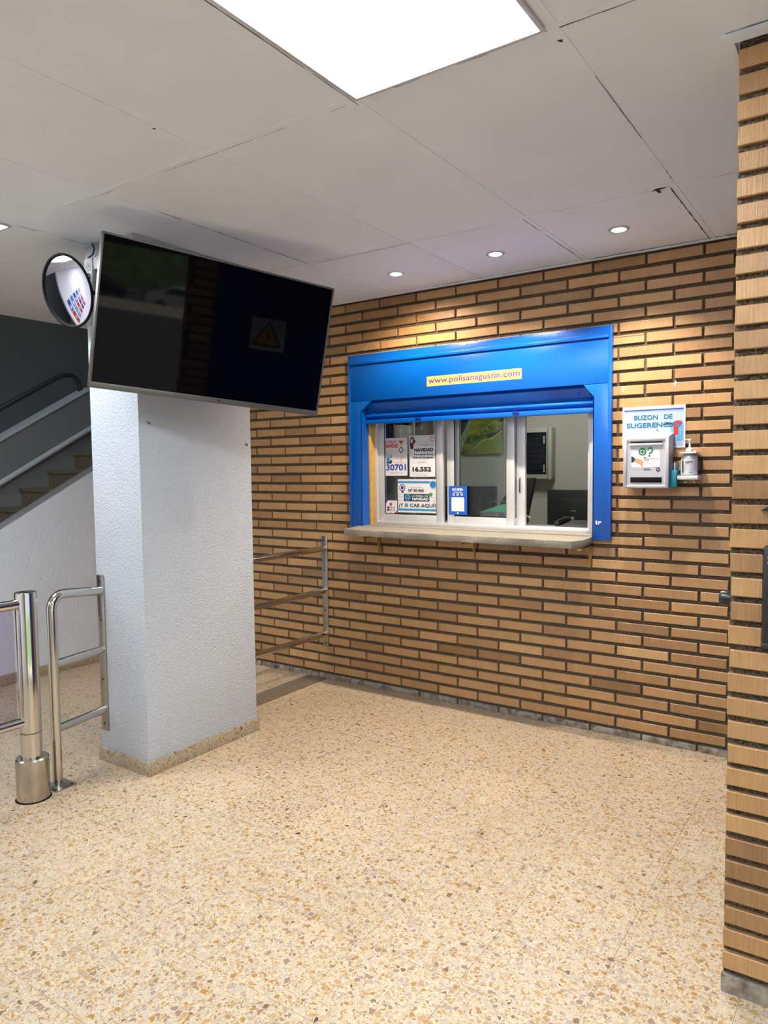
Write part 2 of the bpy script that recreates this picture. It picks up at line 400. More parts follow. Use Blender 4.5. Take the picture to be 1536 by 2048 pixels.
# ------------------------------------------------------------------ floor and ceiling
H = 2.6
b = MB(); b.box(-9, 1.15, -6.4, 0.02, -.12, 0); b.box(-5.03, .15, 0.02, 2.3, -.12, -.0)
struct(b.build('floor', 'floor'))
def zig(mb, x0, y0, x1, y1, z, wdt=.0035, jit=.0015, p=1.0, step=.03):
    """an irregular dark crack along a ceiling joint"""
    L = math.hypot(x1-x0, y1-y0); k = max(2, int(L/step)); ux, uy = (x1-x0)/L, (y1-y0)/L
    q = 0; on = random.random() < p; pw = wdt*random.random()
    for i in range(k):
        t0, t1 = i/k*L, (i+1)/k*L
        if random.random() < .3: on = random.random() < p
        w1 = wdt*(.35+random.random()*.65); q1 = (random.random()-.5)*2*jit
        if on:
            a = (x0+ux*t0, y0+uy*t0); c = (x0+ux*t1, y0+uy*t1)
            mb.face([(a[0]-uy*(q-pw/2), a[1]+ux*(q-pw/2), z), (c[0]-uy*(q1-w1/2), c[1]+ux*(q1-w1/2), z), (c[0]-uy*(q1+w1/2), c[1]+ux*(q1+w1/2), z), (a[0]-uy*(q+pw/2), a[1]+ux*(q+pw/2), z)], 1)
        q = q1; pw = w1
b = MB()
b.box(-5.13, 1.15, -6.4, 0.05, H, H+.18)
b.box(-5.13, -5.10, -6.4, 0.0, H+.18, H+.5)
gx = [-.713+.632*k for k in range(-7, 4)]; gy = [-.862, -2.13, -3.40, -4.67, -5.94]
for x in gx: b.box(x-.014, x+.014, -6.4, 0, H-.0016, H, 0)
for y in gy: b.box(-5.13, 1.15, y-.013, y+.013, H-.0022, H, 0)
b.box(-5.13, .4, -.022, .0, H-.007, H, .002)
zc = H-.0028
zig(b, -2.62, -.862+.012, -1.95, -.862+.012, zc, .005, .001, .95)
zig(b, -2.6+.012, -2.10, -2.6+.012, -.88, zc, .005, .0012, .75)
zig(b, -1.95, -.85, -.36, -.85, zc, .0022, .0008, .45)
zig(b, -1.345-.013, -.84, -1.345-.013, -.03, zc, .004, .001, .9)
zig(b, -.713-.013, -.84, -.713-.013, -.03, zc, .006, .001, .98)
zig(b, -.713+.013, -2.05, -.713+.013, -.9, zc, .0025, .0008, .5)
zig(b, -.70, -2.13+.012, -.1, -2.13+.012, zc, .004, .001, .9)
zig(b, -1.33, -.031, -.713, -.031, zc, .009, .001, .9)
zig(b, -.70, -.031, -.4, -.031, zc, .011, .001, 1)
zig(b, -2.3, -.031, -1.4, -.031, zc, .006, .001, .5)
zig(b, -1.977-.013, -.5, -1.977-.013, -.03, zc, .002, .001, .6)
zig(b, -3.24, -2.12, -3.24, -1.77, zc, .006, .001, .95)
zig(b, -3.24, -2.13+.012, -.75, -2.13+.012, zc, .0022, .001, .35)
zig(b, -1.345, -2.75, -1.345, -2.1, zc, .003, .001, .8)
zig(b, -1.34, -2.122, -.73, -2.122, zc, .004, .001, .7)
for x, y in ((-1.977, -2.36), (-.72, -2.06)):
    b.face([(x-.007, y-.006, zc), (x+.008, y-.004, zc), (x+.003, y+.009, zc)], 1)
zig(b, -.36, -1.842, .1, -1.842, zc, .006, .001, .85)
for i in range(70):      # scuffed paint round the third lamp
    x = -1.25+random.random()*.48; y = -.80+random.random()*.72
    if math.hypot(x+1.05, y+.436) < .07: continue
    L_ = .006+random.random()**3*.05
    b.face([(x, y, zc+.0008), (x+L_*.5, y+.0012*random.random()+.0005, zc+.0008), (x+L_, y+.001, zc+.0008), (x+L_*.5, y-.001, zc+.0008)], 2)
# a chipped corner beside the third lamp
b.face([(-.80, -.835, zc), (-.775, -.86, zc), (-.735, -.853, zc), (-.745, -.842, zc), (-.765, -.838, zc), (-.768, -.80, zc), (-.778, -.80, zc), (-.783, -.838, zc)], 1)
struct(b.build('ceiling', ['ceil', 'crack', P('ceiling_scuff', (.40, .39, .38, 1), .8)]))
# cover strip round the head of the brick pier
b = MB(); b.box(-.375, .4, -1.835, -1.80, H-.012, H); b.box(-.375, -.345, -1.80, -.1, H-.012, H)
struct(b.build('trim_1', 'ceil'))
b = MB(); b.box(-3.385, -3.205, -1.0, -.002, 0, .0022); b.mi = 1; b.box(-3.338, -3.330, -1.0, -.002, .0022, .0032); b.box(-3.356, -3.350, -1.0, -.002, .0022, .0028)
struct(b.build('trim_2', [terrazzo('dark_floor_strip', .27, False), 'alud']))

# ------------------------------------------------------------------ brickwork
PITCH = .0671
def add_brick(bm, lay, x0, x1, z0, z1, y, d, out, tint, swap=False):
    """brick whose face lies in the plane y; back at y+d; out = -1 when the face looks to -Y (or -X if swapped)"""
    c = .0022; yb = y-out*d; ys = y-out*c
    def V(a, yy, zz): return bm.verts.new((yy, a, zz) if swap else (a, yy, zz))
    j = lambda: (random.random()-.5)*.0022
    rings = []
    q = [(x0+j(), z0+j()), (x1+j(), z0+j()), (x1+j(), z1+j()), (x0+j(), z1+j())]
    for yy, ins in ((yb, 0), (ys, 0), (y, c)):
        rings.append([V(a+(ins if k in (0, 3) else -ins), yy, zz+(ins if k < 2 else -ins)) for k, (a, zz) in enumerate(q)])
    fs = [bm.faces.new(rings[2])]
    for A, B in zip(rings, rings[1:]):
        for k in range(4): fs.append(bm.faces.new((A[k], A[(k+1) % 4], B[(k+1) % 4], B[k])))
    for r in rings:
        for v in r: v[lay] = tint
def brick_wall(name, a0, a1, plane, out, hole=None, swap=False, rows=(1, 39), joint0=-1.035, period=.2815, end_jit=0, bh=.048, zoff=.0087, pitch=PITCH, depth=.013, thick=.12, no_vertical=False, jv=.0125):
    mb = MB(); bm = mb.bm; lay = bm.verts.layers.float.new('tint')
    def emit(x0, x1, z0, z1, t):
        if x1-x0 < .012 or z1-z0 < .008: return
        add_brick(bm, lay, x0, x1, z0, z1, plane+(random.random()-.5)*.0024, depth, out, t, swap)
    for k in range(rows[0], rows[1]+1):
        zc_ = zoff+pitch*k; z0, z1 = zc_-bh/2, min(zc_+bh/2, H-.004)
        off = joint0 + (period/2 if k % 2 else 0)
        n0 = math.floor((a0-off)/period)-1
        x = off+n0*period
        while x < a1:
            p0, p1 = max(x+jv/2, a0), min(x+period-jv/2, a1)
            if no_vertical: p0, p1 = a0+(random.random()-.3)*end_jit, a1
            if p1 > p0:
                t = min(1, max(0, random.gauss(.5, .2)))
                if random.random() < .06: t = random.random()*.25
                if hole and z1 > hole[2] and z0 < hole[3] and p1 > hole[0] and p0 < hole[1]:
                    zz0 = z0; zz1 = z1
                    if z0 < hole[2] < z1: emit(p0, p1, z0, hole[2], t)
                    if z0 < hole[3] < z1: emit(p0, p1, hole[3], z1, t)
                    zz0, zz1 = max(z0, hole[2]), min(z1, hole[3])
                    emit(p0, min(p1, hole[0]), zz0, zz1, t); emit(max(p0, hole[1]), p1, zz0, zz1, t)
                else: emit(p0, p1, z0, z1, t)
            if no_vertical: break
            x += period
    # mortar body
    mb.mi = 1
    m0 = plane-out*depth*.92; m1 = plane-out*thick
    def body(x0, x1, z0, z1):
        lo, hi = min(m0, m1), max(m0, m1)
        if swap: mb.box(lo, hi, x0, x1, z0, z1)
        else: mb.box(x0, x1, lo, hi, z0, z1)
    if hole:
        body(a0, hole[0], 0, H); body(hole[1], a1, 0, H); body(hole[0], hole[1], 0, hole[2]); body(hole[0], hole[1], hole[3], H)
    else: body(a0, a1, 0, H)
    # grey painted bottom course
    mb.mi = 2
    x = joint0+period*math.floor((a0-joint0)/period)
    top = zoff+pitch*rows[0]-bh/2-.017
    while x < a1:
        p0, p1 = max(x+.005, a0), min(x+period-.005, a1)
        if no_vertical: p0, p1 = a0-.004, a1
        if p1 > p0+.01:
            lo, hi = sorted((plane+out*.001, plane-out*depth))
            if swap: mb.box(lo, hi, p0, p1, 0, top, .002)
            else: mb.box(p0, p1, lo, hi, 0, top, .002)
        if no_vertical: break
        x += period
    me_o = mb.build(name, ['brick', 'mortar', 'basec'])
    return struct(me_o)
OPX0, OPX1, OPZ0, OPZ1 = -2.87, -1.29, 1.10, 2.17
brick_wall('wall_back', -5.03, -.335, 0, -1, hole=(OPX0, OPX1, OPZ0, OPZ1), thick=.10)
# brick pier at the right, its front towards the hall
brick_wall('wall_pier_front', -.335, .15, -1.79, -1, rows=(1, 38), no_vertical=True, end_jit=.006, joint0=-.335, period=.9, zoff=.0277, pitch=.0664, bh=.0495, depth=.017, thick=.06)
brick_wall('wall_right', -1.79+.02, -1.575, -.335, -1, swap=True, rows=(1, 38), zoff=.0277, pitch=.0664, bh=.0495, joint0=-1.79, period=.9, thick=.4)
b = MB(); b.box(-.318, .15, -1.575, .02, 0, H); b.box(-.275, .15, -1.73, -1.575, 0, H)
struct(b.build('wall_pier_core', 'wallg'))
# blue service door in the side wall, seen in the television's reflection
b = MB(); b.box(-.352, -.318, -1.57, -.08, .01, 2.45, .004)
dr = struct(b.build('door_1', 'bluedk'))
b = MB(); b.box(-.358, -.318, -1.574, -1.545, 0, 2.50, .003); b.box(-.358, -.318, -.095, -.06, 0, 2.50, .003); b.box(-.358, -.318, -1.574, -.06, 2.455, 2.50, .003)
b.build('door_frame', 'bluedk', dr)
b = MB(); b.lathe((-.352, -1.49, 1.072), (-1, 0, 0), [(.012, 0), (.012, .012), (.021, .014), (.0235, .022), (.0235, .048), (.021, .055), (.012, .058)])
part(b.build('door_knob', 'black', dr), 'black door knob')
b = MB(); b.box(-.3575, -.352, -1.52, -1.46, .97, 1.17, .002); b.build('knob_plate', 'bluesign', dr)
# warning sign on that door
wsg = thing('warning_sign', 'white warning sign with yellow lightning triangle on the dark blue side door', 'sign', (-.3535, -1.29, 1.74))
f = Flat((-.3535, -1.03, 1.74), (0, -1, 0), (0, 0, 1))
f.rect(0, .26, 0, .24, 'paper', .0004); f.build('sheet', wsg)
f = Flat((-.3535, -1.03, 1.74), (0, -1, 0), (0, 0, 1))
f.poly([(.01, .03), (.25, .03), (.13, .225)], 'ink', .0009); f.poly([(.035, .045), (.225, .045), (.13, .2)], 'inky', .0013)
f.poly([(.125, .06), (.11, .11), (.127, .11), (.12, .165), (.148, .125), (.132, .125)], 'ink', .0017); f.build('warning_triangle', wsg)

# ------------------------------------------------------------------ other walls
b = MB(); b.box(-9, 1.15, -6.52, -6.4, -.1, 4.6); struct(b.build('wall_front', 'wallp'))
b = MB(); b.box(-5.13, -5.03, -6.4, -3.35, 0, H); struct(b.build('wall_left', 'wallp'))
# side wall of the stair with sloping top
zt = lambda y: 1.086+.547*(y+1.319)
b = MB(); b.prism([(-5.03, -3.304, 0), (-5.03, 0, 0), (-5.03, 0, zt(0)), ], (-.10, 0, 0)); b.box(-5.13, -5.03, 0, 2.4, 0, 4.6)
struct(b.build('wall_stair_side', 'wallw'))
b = MB(); b.prism([(-5.034, -3.304, .001), (-5.034, -.0, zt(0)+.001), (-5.034, -.0, zt(0)+.012), (-5.034, -3.304, .012)], (-.098, 0, 0))
struct(b.build('trim_3', 'wallg'))
b = MB(); b.box(-5.03, -5.012, -3.30, 0, 0, .073, .002); struct(b.build('baseboard_left', 'skirt'))
# stairs
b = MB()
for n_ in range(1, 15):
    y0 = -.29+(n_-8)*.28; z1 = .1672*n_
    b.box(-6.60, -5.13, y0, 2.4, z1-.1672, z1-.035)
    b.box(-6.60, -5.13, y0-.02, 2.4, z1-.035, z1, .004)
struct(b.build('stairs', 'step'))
# parapet wall on the far side of the stair
zp = lambda y: 1.765+.578*(y+.464)
b = MB(); b.prism([(-6.60, -3.2, 0), (-6.60, 2.4, 0), (-6.60, 2.4, 1.765+.578*.9), (-6.60, .45, zp(.45)), (-6.60, -3.2, zp(-3.2))], (-.12, 0, 0))
struct(b.build('wall_stair_far', 'wallg'))
b = MB(); b.prism([(-6.585, -3.2, zp(-3.2)), (-6.585, .45, zp(.45)), (-6.585, .45, zp(.45)+.035), (-6.585, -3.2, zp(-3.2)+.035)], (-.15, 0, 0))
struct(b.build('trim_4', 'wallw'))
b = MB(); b.box(-9, -8.88, -6.4, 2.4, -.1, 4.6); b.box(-9, -5.03, 2.4, 2.52, -.1, 4.6); struct(b.build('wall_stairwell', 'stairdk'))
b = MB(); b.box(-9, -5.1, -6.5, 2.5, 4.6, 4.7); struct(b.build('ceiling_stairwell', 'stairdk'))
# handrails
hr = thing('stair_handrail', 'dark tubular handrail with curved end above the stair parapet', 'handrail', (-6.66, -.4, 1.8))
path = [(-6.66, -3.0, 2.047+.59*(-2.55)), (-6.66, -.451, 2.047)]
y = .12; z = 2.047+.59*(y+.451)
path += [(-6.66, y, z)]
for i in range(1, 9):
    a = i/8; path.append((-6.66, y+.27*math.sin(a*PI/2)*1.0, z+.06*math.sin(a*PI)*1.0-.11*(1-math.cos(a*PI/2))+.04*a))
path += [(-6.66, .40, 2.33), (-6.66, .40, zp(.40))]
b = MB(); b.tube(path, .026, 14); b.build('rail_tube', 'handr', hr)
for yy in (-2.4, -1.6, -.8):
    b = MB(); b.tube([(-6.66, yy, zp(yy)), (-6.66, yy, 2.047+.59*(yy+.451))], .012, 10); b.build('rail_post', 'handr', hr)
hr2 = thing('wall_handrail', 'pale grey rail fixed to the wall along the stair flight', 'handrail', (-6.56, -.4, 1.4))
b = MB(); b.tube([(-6.555, -3.0, 1.40+.567*(-2.52)), (-6.555, -.48, 1.40), (-6.555, 1.4, 1.40+.567*1.88)], .026, 14); b.build('rail_tube', 'wallw', hr2)
for yy in (-2.3, -1.3, -.3):
    b = MB(); b.tube([(-6.60, yy, 1.40+.567*(yy+.48)-.03), (-6.555, yy, 1.40+.567*(yy+.48)-.02)], .009, 8); b.build('rail_bracket', 'handr', hr2)

# ------------------------------------------------------------------ office behind the window
b = MB(); b.box(-5.03, .15, 2.2, 2.3, 0, H); struct(b.build('wall_office_back', 'office'))
b = MB(); b.box(-.45, -.33, .1, 2.2, 0, H); struct(b.build('wall_office_right', 'office'))
b = MB(); b.box(-5.03, -5.0, .1, 2.2, 0, H); struct(b.build('wall_office_left', 'office'))
b = MB(); b.box(-5.03, .15, .05, 2.3, H, H+.15); struct(b.build('ceiling_office', 'ceil'))
b = MB(); b.box(-5.0, OPX0, .102, .112, 0, H); b.box(OPX1, -.45, .102, .112, 0, H); b.box(OPX0, OPX1, .102, .112, 0, 1.08); b.box(OPX0, OPX1, .102, .112, 2.2, H)
struct(b.build('wall_office_front', 'office'))
ol = thing('office_ceiling_lamp', 'square ceiling lamp above the desk inside the office', 'ceiling light', (-2.2, 1.1, H))
b = MB(); b.box(-2.5, -1.9, .8, 1.4, H-.02, H, .003); b.build('frame', 'white', ol)
b = MB(); b.box(-2.48, -1.92, .82, 1.38, H-.024, H-.018); b.build('diffuser', P('office_diffuser', (.9, .9, .9, 1), .5, emis=(1, .97, .88, 1), estr=OFFICE), ol)

# window structure -------------------------------------------------
w1 = struct(bpy.data.objects.new('window_1', None)); COL.objects.link(w1); w1.location = (-2.08, .12, 1.12); ORG['window_1'] = Vector((-2.08, .12, 1.12))
b = MB(); b.box(-2.868, -2.826, .10, .20, 1.10, 2.0, .002); b.box(-1.362, -1.292, .10, .20, 1.10, 2.0, .002); b.box(-2.826, -1.362, .10, .20, 1.10, 1.128, .002); b.box(-2.826, -1.362, .10, .20, 1.96, 2.0, .002)
b.box(-1.380, -1.362, .125, .20, 1.128, 1.96, .001)
b.build('window_frame', 'alu', w1)
b = MB(); b.box(-2.861, -2.8605, .05, .10, 1.10, 1.95); b.box(-2.8605, -2.845, .05, .10, 1.10, 1.95, .002)
part(b.build('wooden_jamb', 'yell', w1), 'yellow wooden strip beside the frame')
def sash(x0, x1, y, sw_l, sw_r, rail, gl='glass', mat='alu', z0=1.128, z1=1.96):
    b = MB()
    b.box(x0, x0+sw_l, y-.012, y+.012, z0, z1, .002); b.box(x1-sw_r, x1, y-.012, y+.012, z0, z1, .002)
    b.box(x0+sw_l, x1-sw_r, y-.012, y+.012, z0, z0+rail, .002); b.box(x0+sw_l, x1-sw_r, y-.012, y+.012, z1-.045, z1, .002)
    o = b.build('sash', mat, w1)
    b = MB()
    g = .004
    b.box(x0+sw_l, x0+sw_l+g, y-.008, y-.004, z0+rail, z1-.05); b.box(x1-sw_r-g, x1-sw_r, y-.008, y-.004, z0+rail, z1-.05); b.box(x0+sw_l, x1-sw_r, y-.008, y-.004, z0+rail, z0+rail+g)
    b.build('gasket', 'rubber', o)
    b = MB(); b.box(x0+sw_l, x1-sw_r, y+.001, y+.005, z0+rail, z1-.045); b.build('window_pane', gl, o)
    return o
sash(-2.824, -2.329, .135, .040, .048, .048)
sash(-2.310, -1.844, .160, .050, .052, .045)
sash(-2.285, -1.783, .186, .050, .058, .045)
b = MB(); b.tube([(-1.815, .172, 1.33), (-1.815, .165, 1.34), (-1.815, .165, 1.41), (-1.815, .172, 1.42)], .004, 8); 
b.build('sash_handle', 'blackm', w1)

# ------------------------------------------------------------------ blue shutter housing
sh = thing('roller_shutter_surround', 'blue painted steel surround with half-lowered roller shutter around the ticket window', 'shutter', (-2.08, -.02, 1.083))
YF = -.030
b = MB(); b.box(-2.946, -1.218, YF, -.002, 1.932, 2.168, .0015); b.build('cover_panel', 'blue', sh)
b = MB(); b.prism([(-2.950, YF, 2.170), (-2.950, YF-.010, 2.172), (-2.950, YF-.010, 2.186), (-2.950, YF-.002, 2.194), (-2.950, YF-.002, 2.236), (-2.950, 0, 2.236), (-2.950, 0, 2.170)], (1.735, 0, 0), .001); b.build('top_flange', 'blue', sh)
for (x0, x1, zb) in ((-2.962, -2.946, 1.083), (-1.218, -1.200, 1.083)):
    b = MB(); b.box(x0, x1, YF-.004, 0, zb, 2.238, .0015); b.build('edge_angle', 'blue', sh)
for (x0, x1, cx) in ((-2.946, -2.860, -2.780), (-1.300, -1.218, -1.355)):
    s_ = 1 if cx > x1 else -1
    b = MB()
    if s_ > 0: b.prism([(x0, YF+.001, 1.083), (x1, YF+.001, 1.083), (x1, YF+.001, 1.868), (cx, YF+.001, 1.930), (x0, YF+.001, 1.930)], (0, .027, 0), .001)
    else: b.prism([(x1, YF+.001, 1.083), (x1, YF+.001, 1.930), (cx, YF+.001, 1.930), (x0, YF+.001, 1.868), (x0, YF+.001, 1.083)], (0, .027, 0), .001)
    b.build('stile', 'blue', sh)
# reveals
b = MB(); b.box(-2.864, -2.859, YF+.001, .048, 1.10, 1.868); b.build('reveal', 'blue', sh)
b = MB(); b.box(-1.301, -1.296, YF+.001, .048, 1.10, 1.868); b.build('reveal', 'blue', sh)
# shutter curtain: slats of a real profile
prof = [(.050, 1.975), (.012, 1.922), (.010, 1.916), (.044, 1.862), (.046, 1.858), (.016, 1.842), (.014, 1.832), (.040, 1.812), (.048, 1.810), (.056, 1.83), (.058, 1.975)]
b = MB(); b.prism([(-2.858, y_, z_) for y_, z_ in prof], (1.556, 0, 0), .0008); crt = b.build('curtain', 'blue', sh)
b = MB(); b.box(-2.858, -1.302, .010, .046, 1.780, 1.809, .004); bb = b.build('bottom_bar', 'blue', sh)
for x in (-2.44, -1.77):
    b = MB(); b.box(x-.018, x+.018, .000, .012, 1.795, 1.809, .002); b.build('bar_catch', 'bluedk', bb)
for x, z in ([(-2.9+.268*i, 1.945) for i in range(7)]+[(-2.92+.285*i, 2.222) for i in range(7)]+[(-1.232, 2.05), (-2.935, 2.05), (-1.232, 1.6), (-2.935, 1.5)]):
    b = MB(); b.lathe((x, YF-.0022 if z < 2.2 else YF-.004, z), (0, 1, 0), [(.0022, 0), (.0038, .0018), (.0038, .004)], 10); b.build('screw', 'blue', sh)
for x, y, z in ((-1.40, .022, 1.885), (-1.335, .022, 1.885), (-2.79, .016, 1.848)):
    b = MB(); b.lathe((x, y, z), (0, 1, 0), [(.004, 0), (.006, .003), (.006, .01)], 10); b.build('rivet', 'blue', crt)
f = front(-1.285, YF-.0002, 1.165)
f.poly([(.004, .004), (.012, .001), (.013, .02), (.007, .026), (.002, .016)], 'inkw'); f.poly([(.016, .004), (.022, .003), (.024, .014), (.034, .012), (.033, .020), (.019, .022)], 'inkw'); f.build('paint_chips', sh)
# web address sticker
st = thing('website_sticker', 'yellow sticker with purple web address on the blue shutter cover', 'sticker', (-2.03, YF, 1.99))
f = front(-2.350, YF-.0002, 1.992); f.rect(0, .633, 0, .060, 'ylw', .0006); f.build('sheet', st)
f = front(-2.350, YF-.0002, 1.992); f.text('www.polisanagustin.com', .010, .623, .006, .052, 'inkn', .0012, .012); f.build('lettering', st)

# ------------------------------------------------------------------ counter shelf and brackets
cs = thing('counter_shelf', 'rough pale stone shelf on metal brackets under the ticket window', 'shelf', (-2.09, -.1, 1.05))
b = MB()
b.prism([(-2.866, -.232, 1.056), (-2.905, -.016, 1.066), (-2.905, -.016, 1.112), (-2.905, -.016, 1.112), ][:0] or [(-2.863, -.232, 1.056), (-1.345, -.232, 1.050), (-1.305, -.165, 1.052), (-1.305, -.013, 1.058), (-2.90, -.013, 1.064)], (0, 0, .040), .003)
slab = b.build('slab', 'stone', cs)
me = slab.data
bm = bmesh.new(); bm.from_mesh(me)
bmesh.ops.subdivide_edges(bm, edges=[e for e in bm.edges if e.calc_length() > .3], cuts=40, use_grid_fill=True)
for v in bm.verts:
    if v.co.y < -.0: v.co.z += (random.random()-.5)*.0022; v.co.y += (random.random()-.5)*.0022
bm.to_mesh(me); bm.free()
b = MB(); b.box(-2.858, -1.302, -.013, .098, 1.062, 1.106, .002); b.build('inner_sill', 'stone', cs)
for x in (-2.745, -2.036, -1.318):
    b = MB()
    b.box(x-.012, x+.012, -.19, -.006, 1.036, 1.046 if x < -1.5 else 1.048, .001)
    b.prism([(x-.011, -.012, 1.04), (x+.011, -.012, 1.04), (x+.004, -.012, .925), (x-.004, -.012, .925)], (0, .010, 0), .001)
    b.prism([(x-.003, -.030, 1.038), (x-.003, -.012, 1.038), (x-.003, -.012, .94)], (.006, 0, 0), .001)
    br = b.build('bracket', 'bras', cs)

# ------------------------------------------------------------------ posters on the glass
def poster(name, label, cat, x0, x1, z0, z1, y, mat='paper', tilt=0):
    t = thing(name, label, cat, ((x0+x1)/2, y, z0), group='notices taped inside the ticket window')
    b = MB(); b.box(x0, x1, y, y+.0006, z0, z1); b.build('sheet', mat, t)
    return t
YP = .1345
t = poster('lottery_poster', 'white lottery poster with red heading and blue number 30701', 'poster', -2.783, -2.605, 1.435, 1.688, YP)
f = front(-2.783, YP-.0002, 1.435)
f.rect(0, .178, .207, .253, 'pale', .0004)
f.text('LOTERÍA DE', .006, .090, .218, .242, 'inkr', bold=.03); f.text('NAVIDAD', .006, .108, .187, .214, 'inkr', bold=.05)
for i, w_ in enumerate((.075, .085, .098, .055)): f.text('de la hermandad', .008, .008+w_, .168-.0095*i, .174-.0095*i, 'inkg')
f.text('NÚMERO', .070, .168, .084, .094, 'inkg'); f.text('30701', .008, .168, .035, .078, 'inkb', bold=.03)
f.text('Asociación de vecinos', .035, .145, .018, .026, 'inkg')
f.build('lettering', t)
f = front(-2.783, YP-.0002, 1.435)
f.poly([(.112, .235), (.148, .235), (.138, .215), (.122, .215)], 'inkr'); f.poly([(.122, .213), (.138, .213), (.142, .203), (.130, .197), (.118, .203)], 'inky')
f.disc(.130, .173, .016, 'inkb', .0008, .02); f.disc(.130, .173, .010, 'inkw', .0011, .012)
for x, z in ((.102, .173), (.158, .173), (.132, .108)): f.poly([(x-.009, z), (x, z-.011), (x+.009, z), (x, z+.011)], 'inky')
f.rect(.128, .134, .115, .152, 'inky'); f.ring(.131, .145, .028, .031, 'pale', a0=PI, a1=2*PI)
f.poly([(.008, .088), (.050, .084), (.040, .105), (.032, .125), (.020, .128), (.012, .112)], 'inkc'); f.poly([(.010, .083), (.056, .083), (.048, .094), (.014, .090)], 'ink', .0012); f.disc(.046, .130, .011, 'inkg', .0012); f.disc(.05, .098, .008, 'inkbr', .0012)
f.build('picture', t)
t = poster('lottery_poster', 'white lottery poster with bold black number 16.552', 'poster', -2.588, -2.390, 1.428, 1.700, YP)
f = front(-2.588, YP-.0002, 1.428)
f.rect(0, .198, .205, .272, 'pale', .0004)
f.text('LOTERÍA DE', .085, .182, .200, .213, 'inkg', bold=.03); f.text('NAVIDAD', .038, .184, .165, .188, 'ink', bold=.05)
f.text('Parroquia Santa', .038, .184, .139, .152, 'ink', bold=.03); f.text('Rita de Zaragoza', .032, .184, .117, .132, 'ink', bold=.03)
f.text('NÚMERO', .062, .130, .090, .102, 'inkg'); f.text('16.552', .024, .168, .034, .066, 'ink', bold=.05)
f.text('Lotería colaboradora con la', .028, .165, .018, .024, 'inkg'); f.text('venta de lotería', .055, .140, .008, .014, 'inkg'); f.build('lettering', t)
f = front(-2.588, YP-.0002, 1.428)
f.poly([(.004, .235), (.012, .262), (.032, .265), (.042, .245), (.050, .235), (.042, .218), (.034, .222), (.032, .190), (.024, .180), (.010, .184), (.006, .210)], 'inkbr'); f.poly([(.012, .240), (.022, .252), (.030, .243), (.024, .225), (.012, .222)], 'pale', .0012); f.poly([(.012, .218), (.022, .214), (.022, .195), (.012, .198)], 'ink', .0014)
f.ring(.176, .246, .014, .0175, 'inkr', ); f.ring(.176, .246, .005, .0075, 'inkr', a0=0, a1=PI); f.poly([(.175, .262), (.183, .272), (.178, .260)], 'inkr')
f.build('picture', t)
t = poster('lottery_poster', 'wide blue bordered lottery poster asking Y SI CAE AQUI below the others', 'poster', -2.680, -2.379, 1.190, 1.412, YP-.004)
f = front(-2.680, YP-.0042, 1.190); W_ = .301
f.rect(0.004, .297, .196, .209, 'inkc'); f.rect(.004, .297, .013, .026, 'inkc')
f.rect(.048, .247, .076, .125, 'dkteal'); f.disc(.275, .187, .028, 'inkw', .0009); f.disc(.275, .187, .025, 'inkc', .0011); f.ring(.275, .187, .008, .014, 'inkb', .0013, 0, 5)
f.disc(.036, .165, .024, 'inkn', .0009)
for a in range(8): f.disc(.036+.015*math.cos(a*.8), .165+.015*math.sin(a*.8), .0045, 'inkw', .0011)
f.poly([(.025, .132), (.050, .132), (.040, .142), (.034, .142)], 'ink')
f.disc(.078, .101, .022, 'tg', .0009)
for i in range(4): f.rect(.064, .092, .088+.008*i, .0905+.008*i, 'dkteal', .0012)
f.rect(.0765, .079, .081, .121, 'dkteal', .0012)
for a in range(4): f.disc(.258+.008*math.cos(a*PI/2+.6), .122+.008*math.sin(a*PI/2+.6), .0075, 'inklg', .0012)
f.build('picture', t)
f = front(-2.680, YP-.0042, 1.190)
f.text('Nº 50.460', .085, .205, .138, .158, 'ink', bold=.03); f.text('LOTERIA NACIONAL', .100, .190, .165, .170, 'inkg')
f.text('LOTERIA DE', .112, .238, .104, .117, 'inkw', .0012); f.text('NAVIDAD', .114, .240, .082, .100, 'inkw', .0012, .05)
f.text('¿Y SI CAE AQUÍ?', .006, .296, .032, .066, 'ink', bold=.02)
for x, z in ((.006, .118), (.006, .1), (.006, .08), (.260, .098), (.262, .075)): f.text('loteria', x, x+.030, z, z+.007, 'inkg')
f.build('lettering', t)
t = poster('small_flyer', 'small white flyer with dark pictures in the lower left corner of the glass', 'flyer', -2.786, -2.690, 1.180, 1.268, YP)
f = front(-2.786, YP-.0002, 1.180)
f.poly([(0, .060), (0, .088), (.022, .088)], 'inkb'); f.poly([(.070, 0), (.094, 0), (.096, .022)], 'inkr')
f.rect(.036, .054, .052, .072, 'inkr')
for x, z in ((.014, .034), (.014, .018)): f.rect(x, x+.022, z, z+.012, 'inkbr')
for x, z in ((.042, .034), (.042, .018), (.064, .034), (.064, .018)): f.rect(x, x+.015, z, z+.012, 'inkg')
f.build('picture', t)
f = front(-2.786, YP-.0002, 1.180); f.text('cursos', .045, .080, .076, .082, 'inkg'); f.text('info', .038, .052, .004, .010, 'ink'); f.build('lettering', t)
YQ = .146
t = poster('waiting_list_notice', 'bright blue LISTA ESPERA notice with blank white square on middle pane', 'notice', -2.298, -2.165, 1.184, 1.368, YQ, 'bluesign')
f = front(-2.298, YQ-.0002, 1.184)
f.rect(.020, .113, .022, .112, 'inkw'); f.build('white_square', t)
f = front(-2.298, YQ-.0002, 1.184)
f.text('LISTA ESPERA', .026, .106, .154, .170, 'inkw', bold=.05); f.text('ABONADOS 25/26', .034, .098, .141, .149, 'inkw', bold=.03)
for i in range(3):
    for q in (0, .008):
        x = .028+.029*i; z = .120+q; f.poly([(x, z+.008), (x+.009, z), (x+.018, z+.008), (x+.018, z+.012), (x+.009, z+.005), (x, z+.012)], 'inkw', .001)
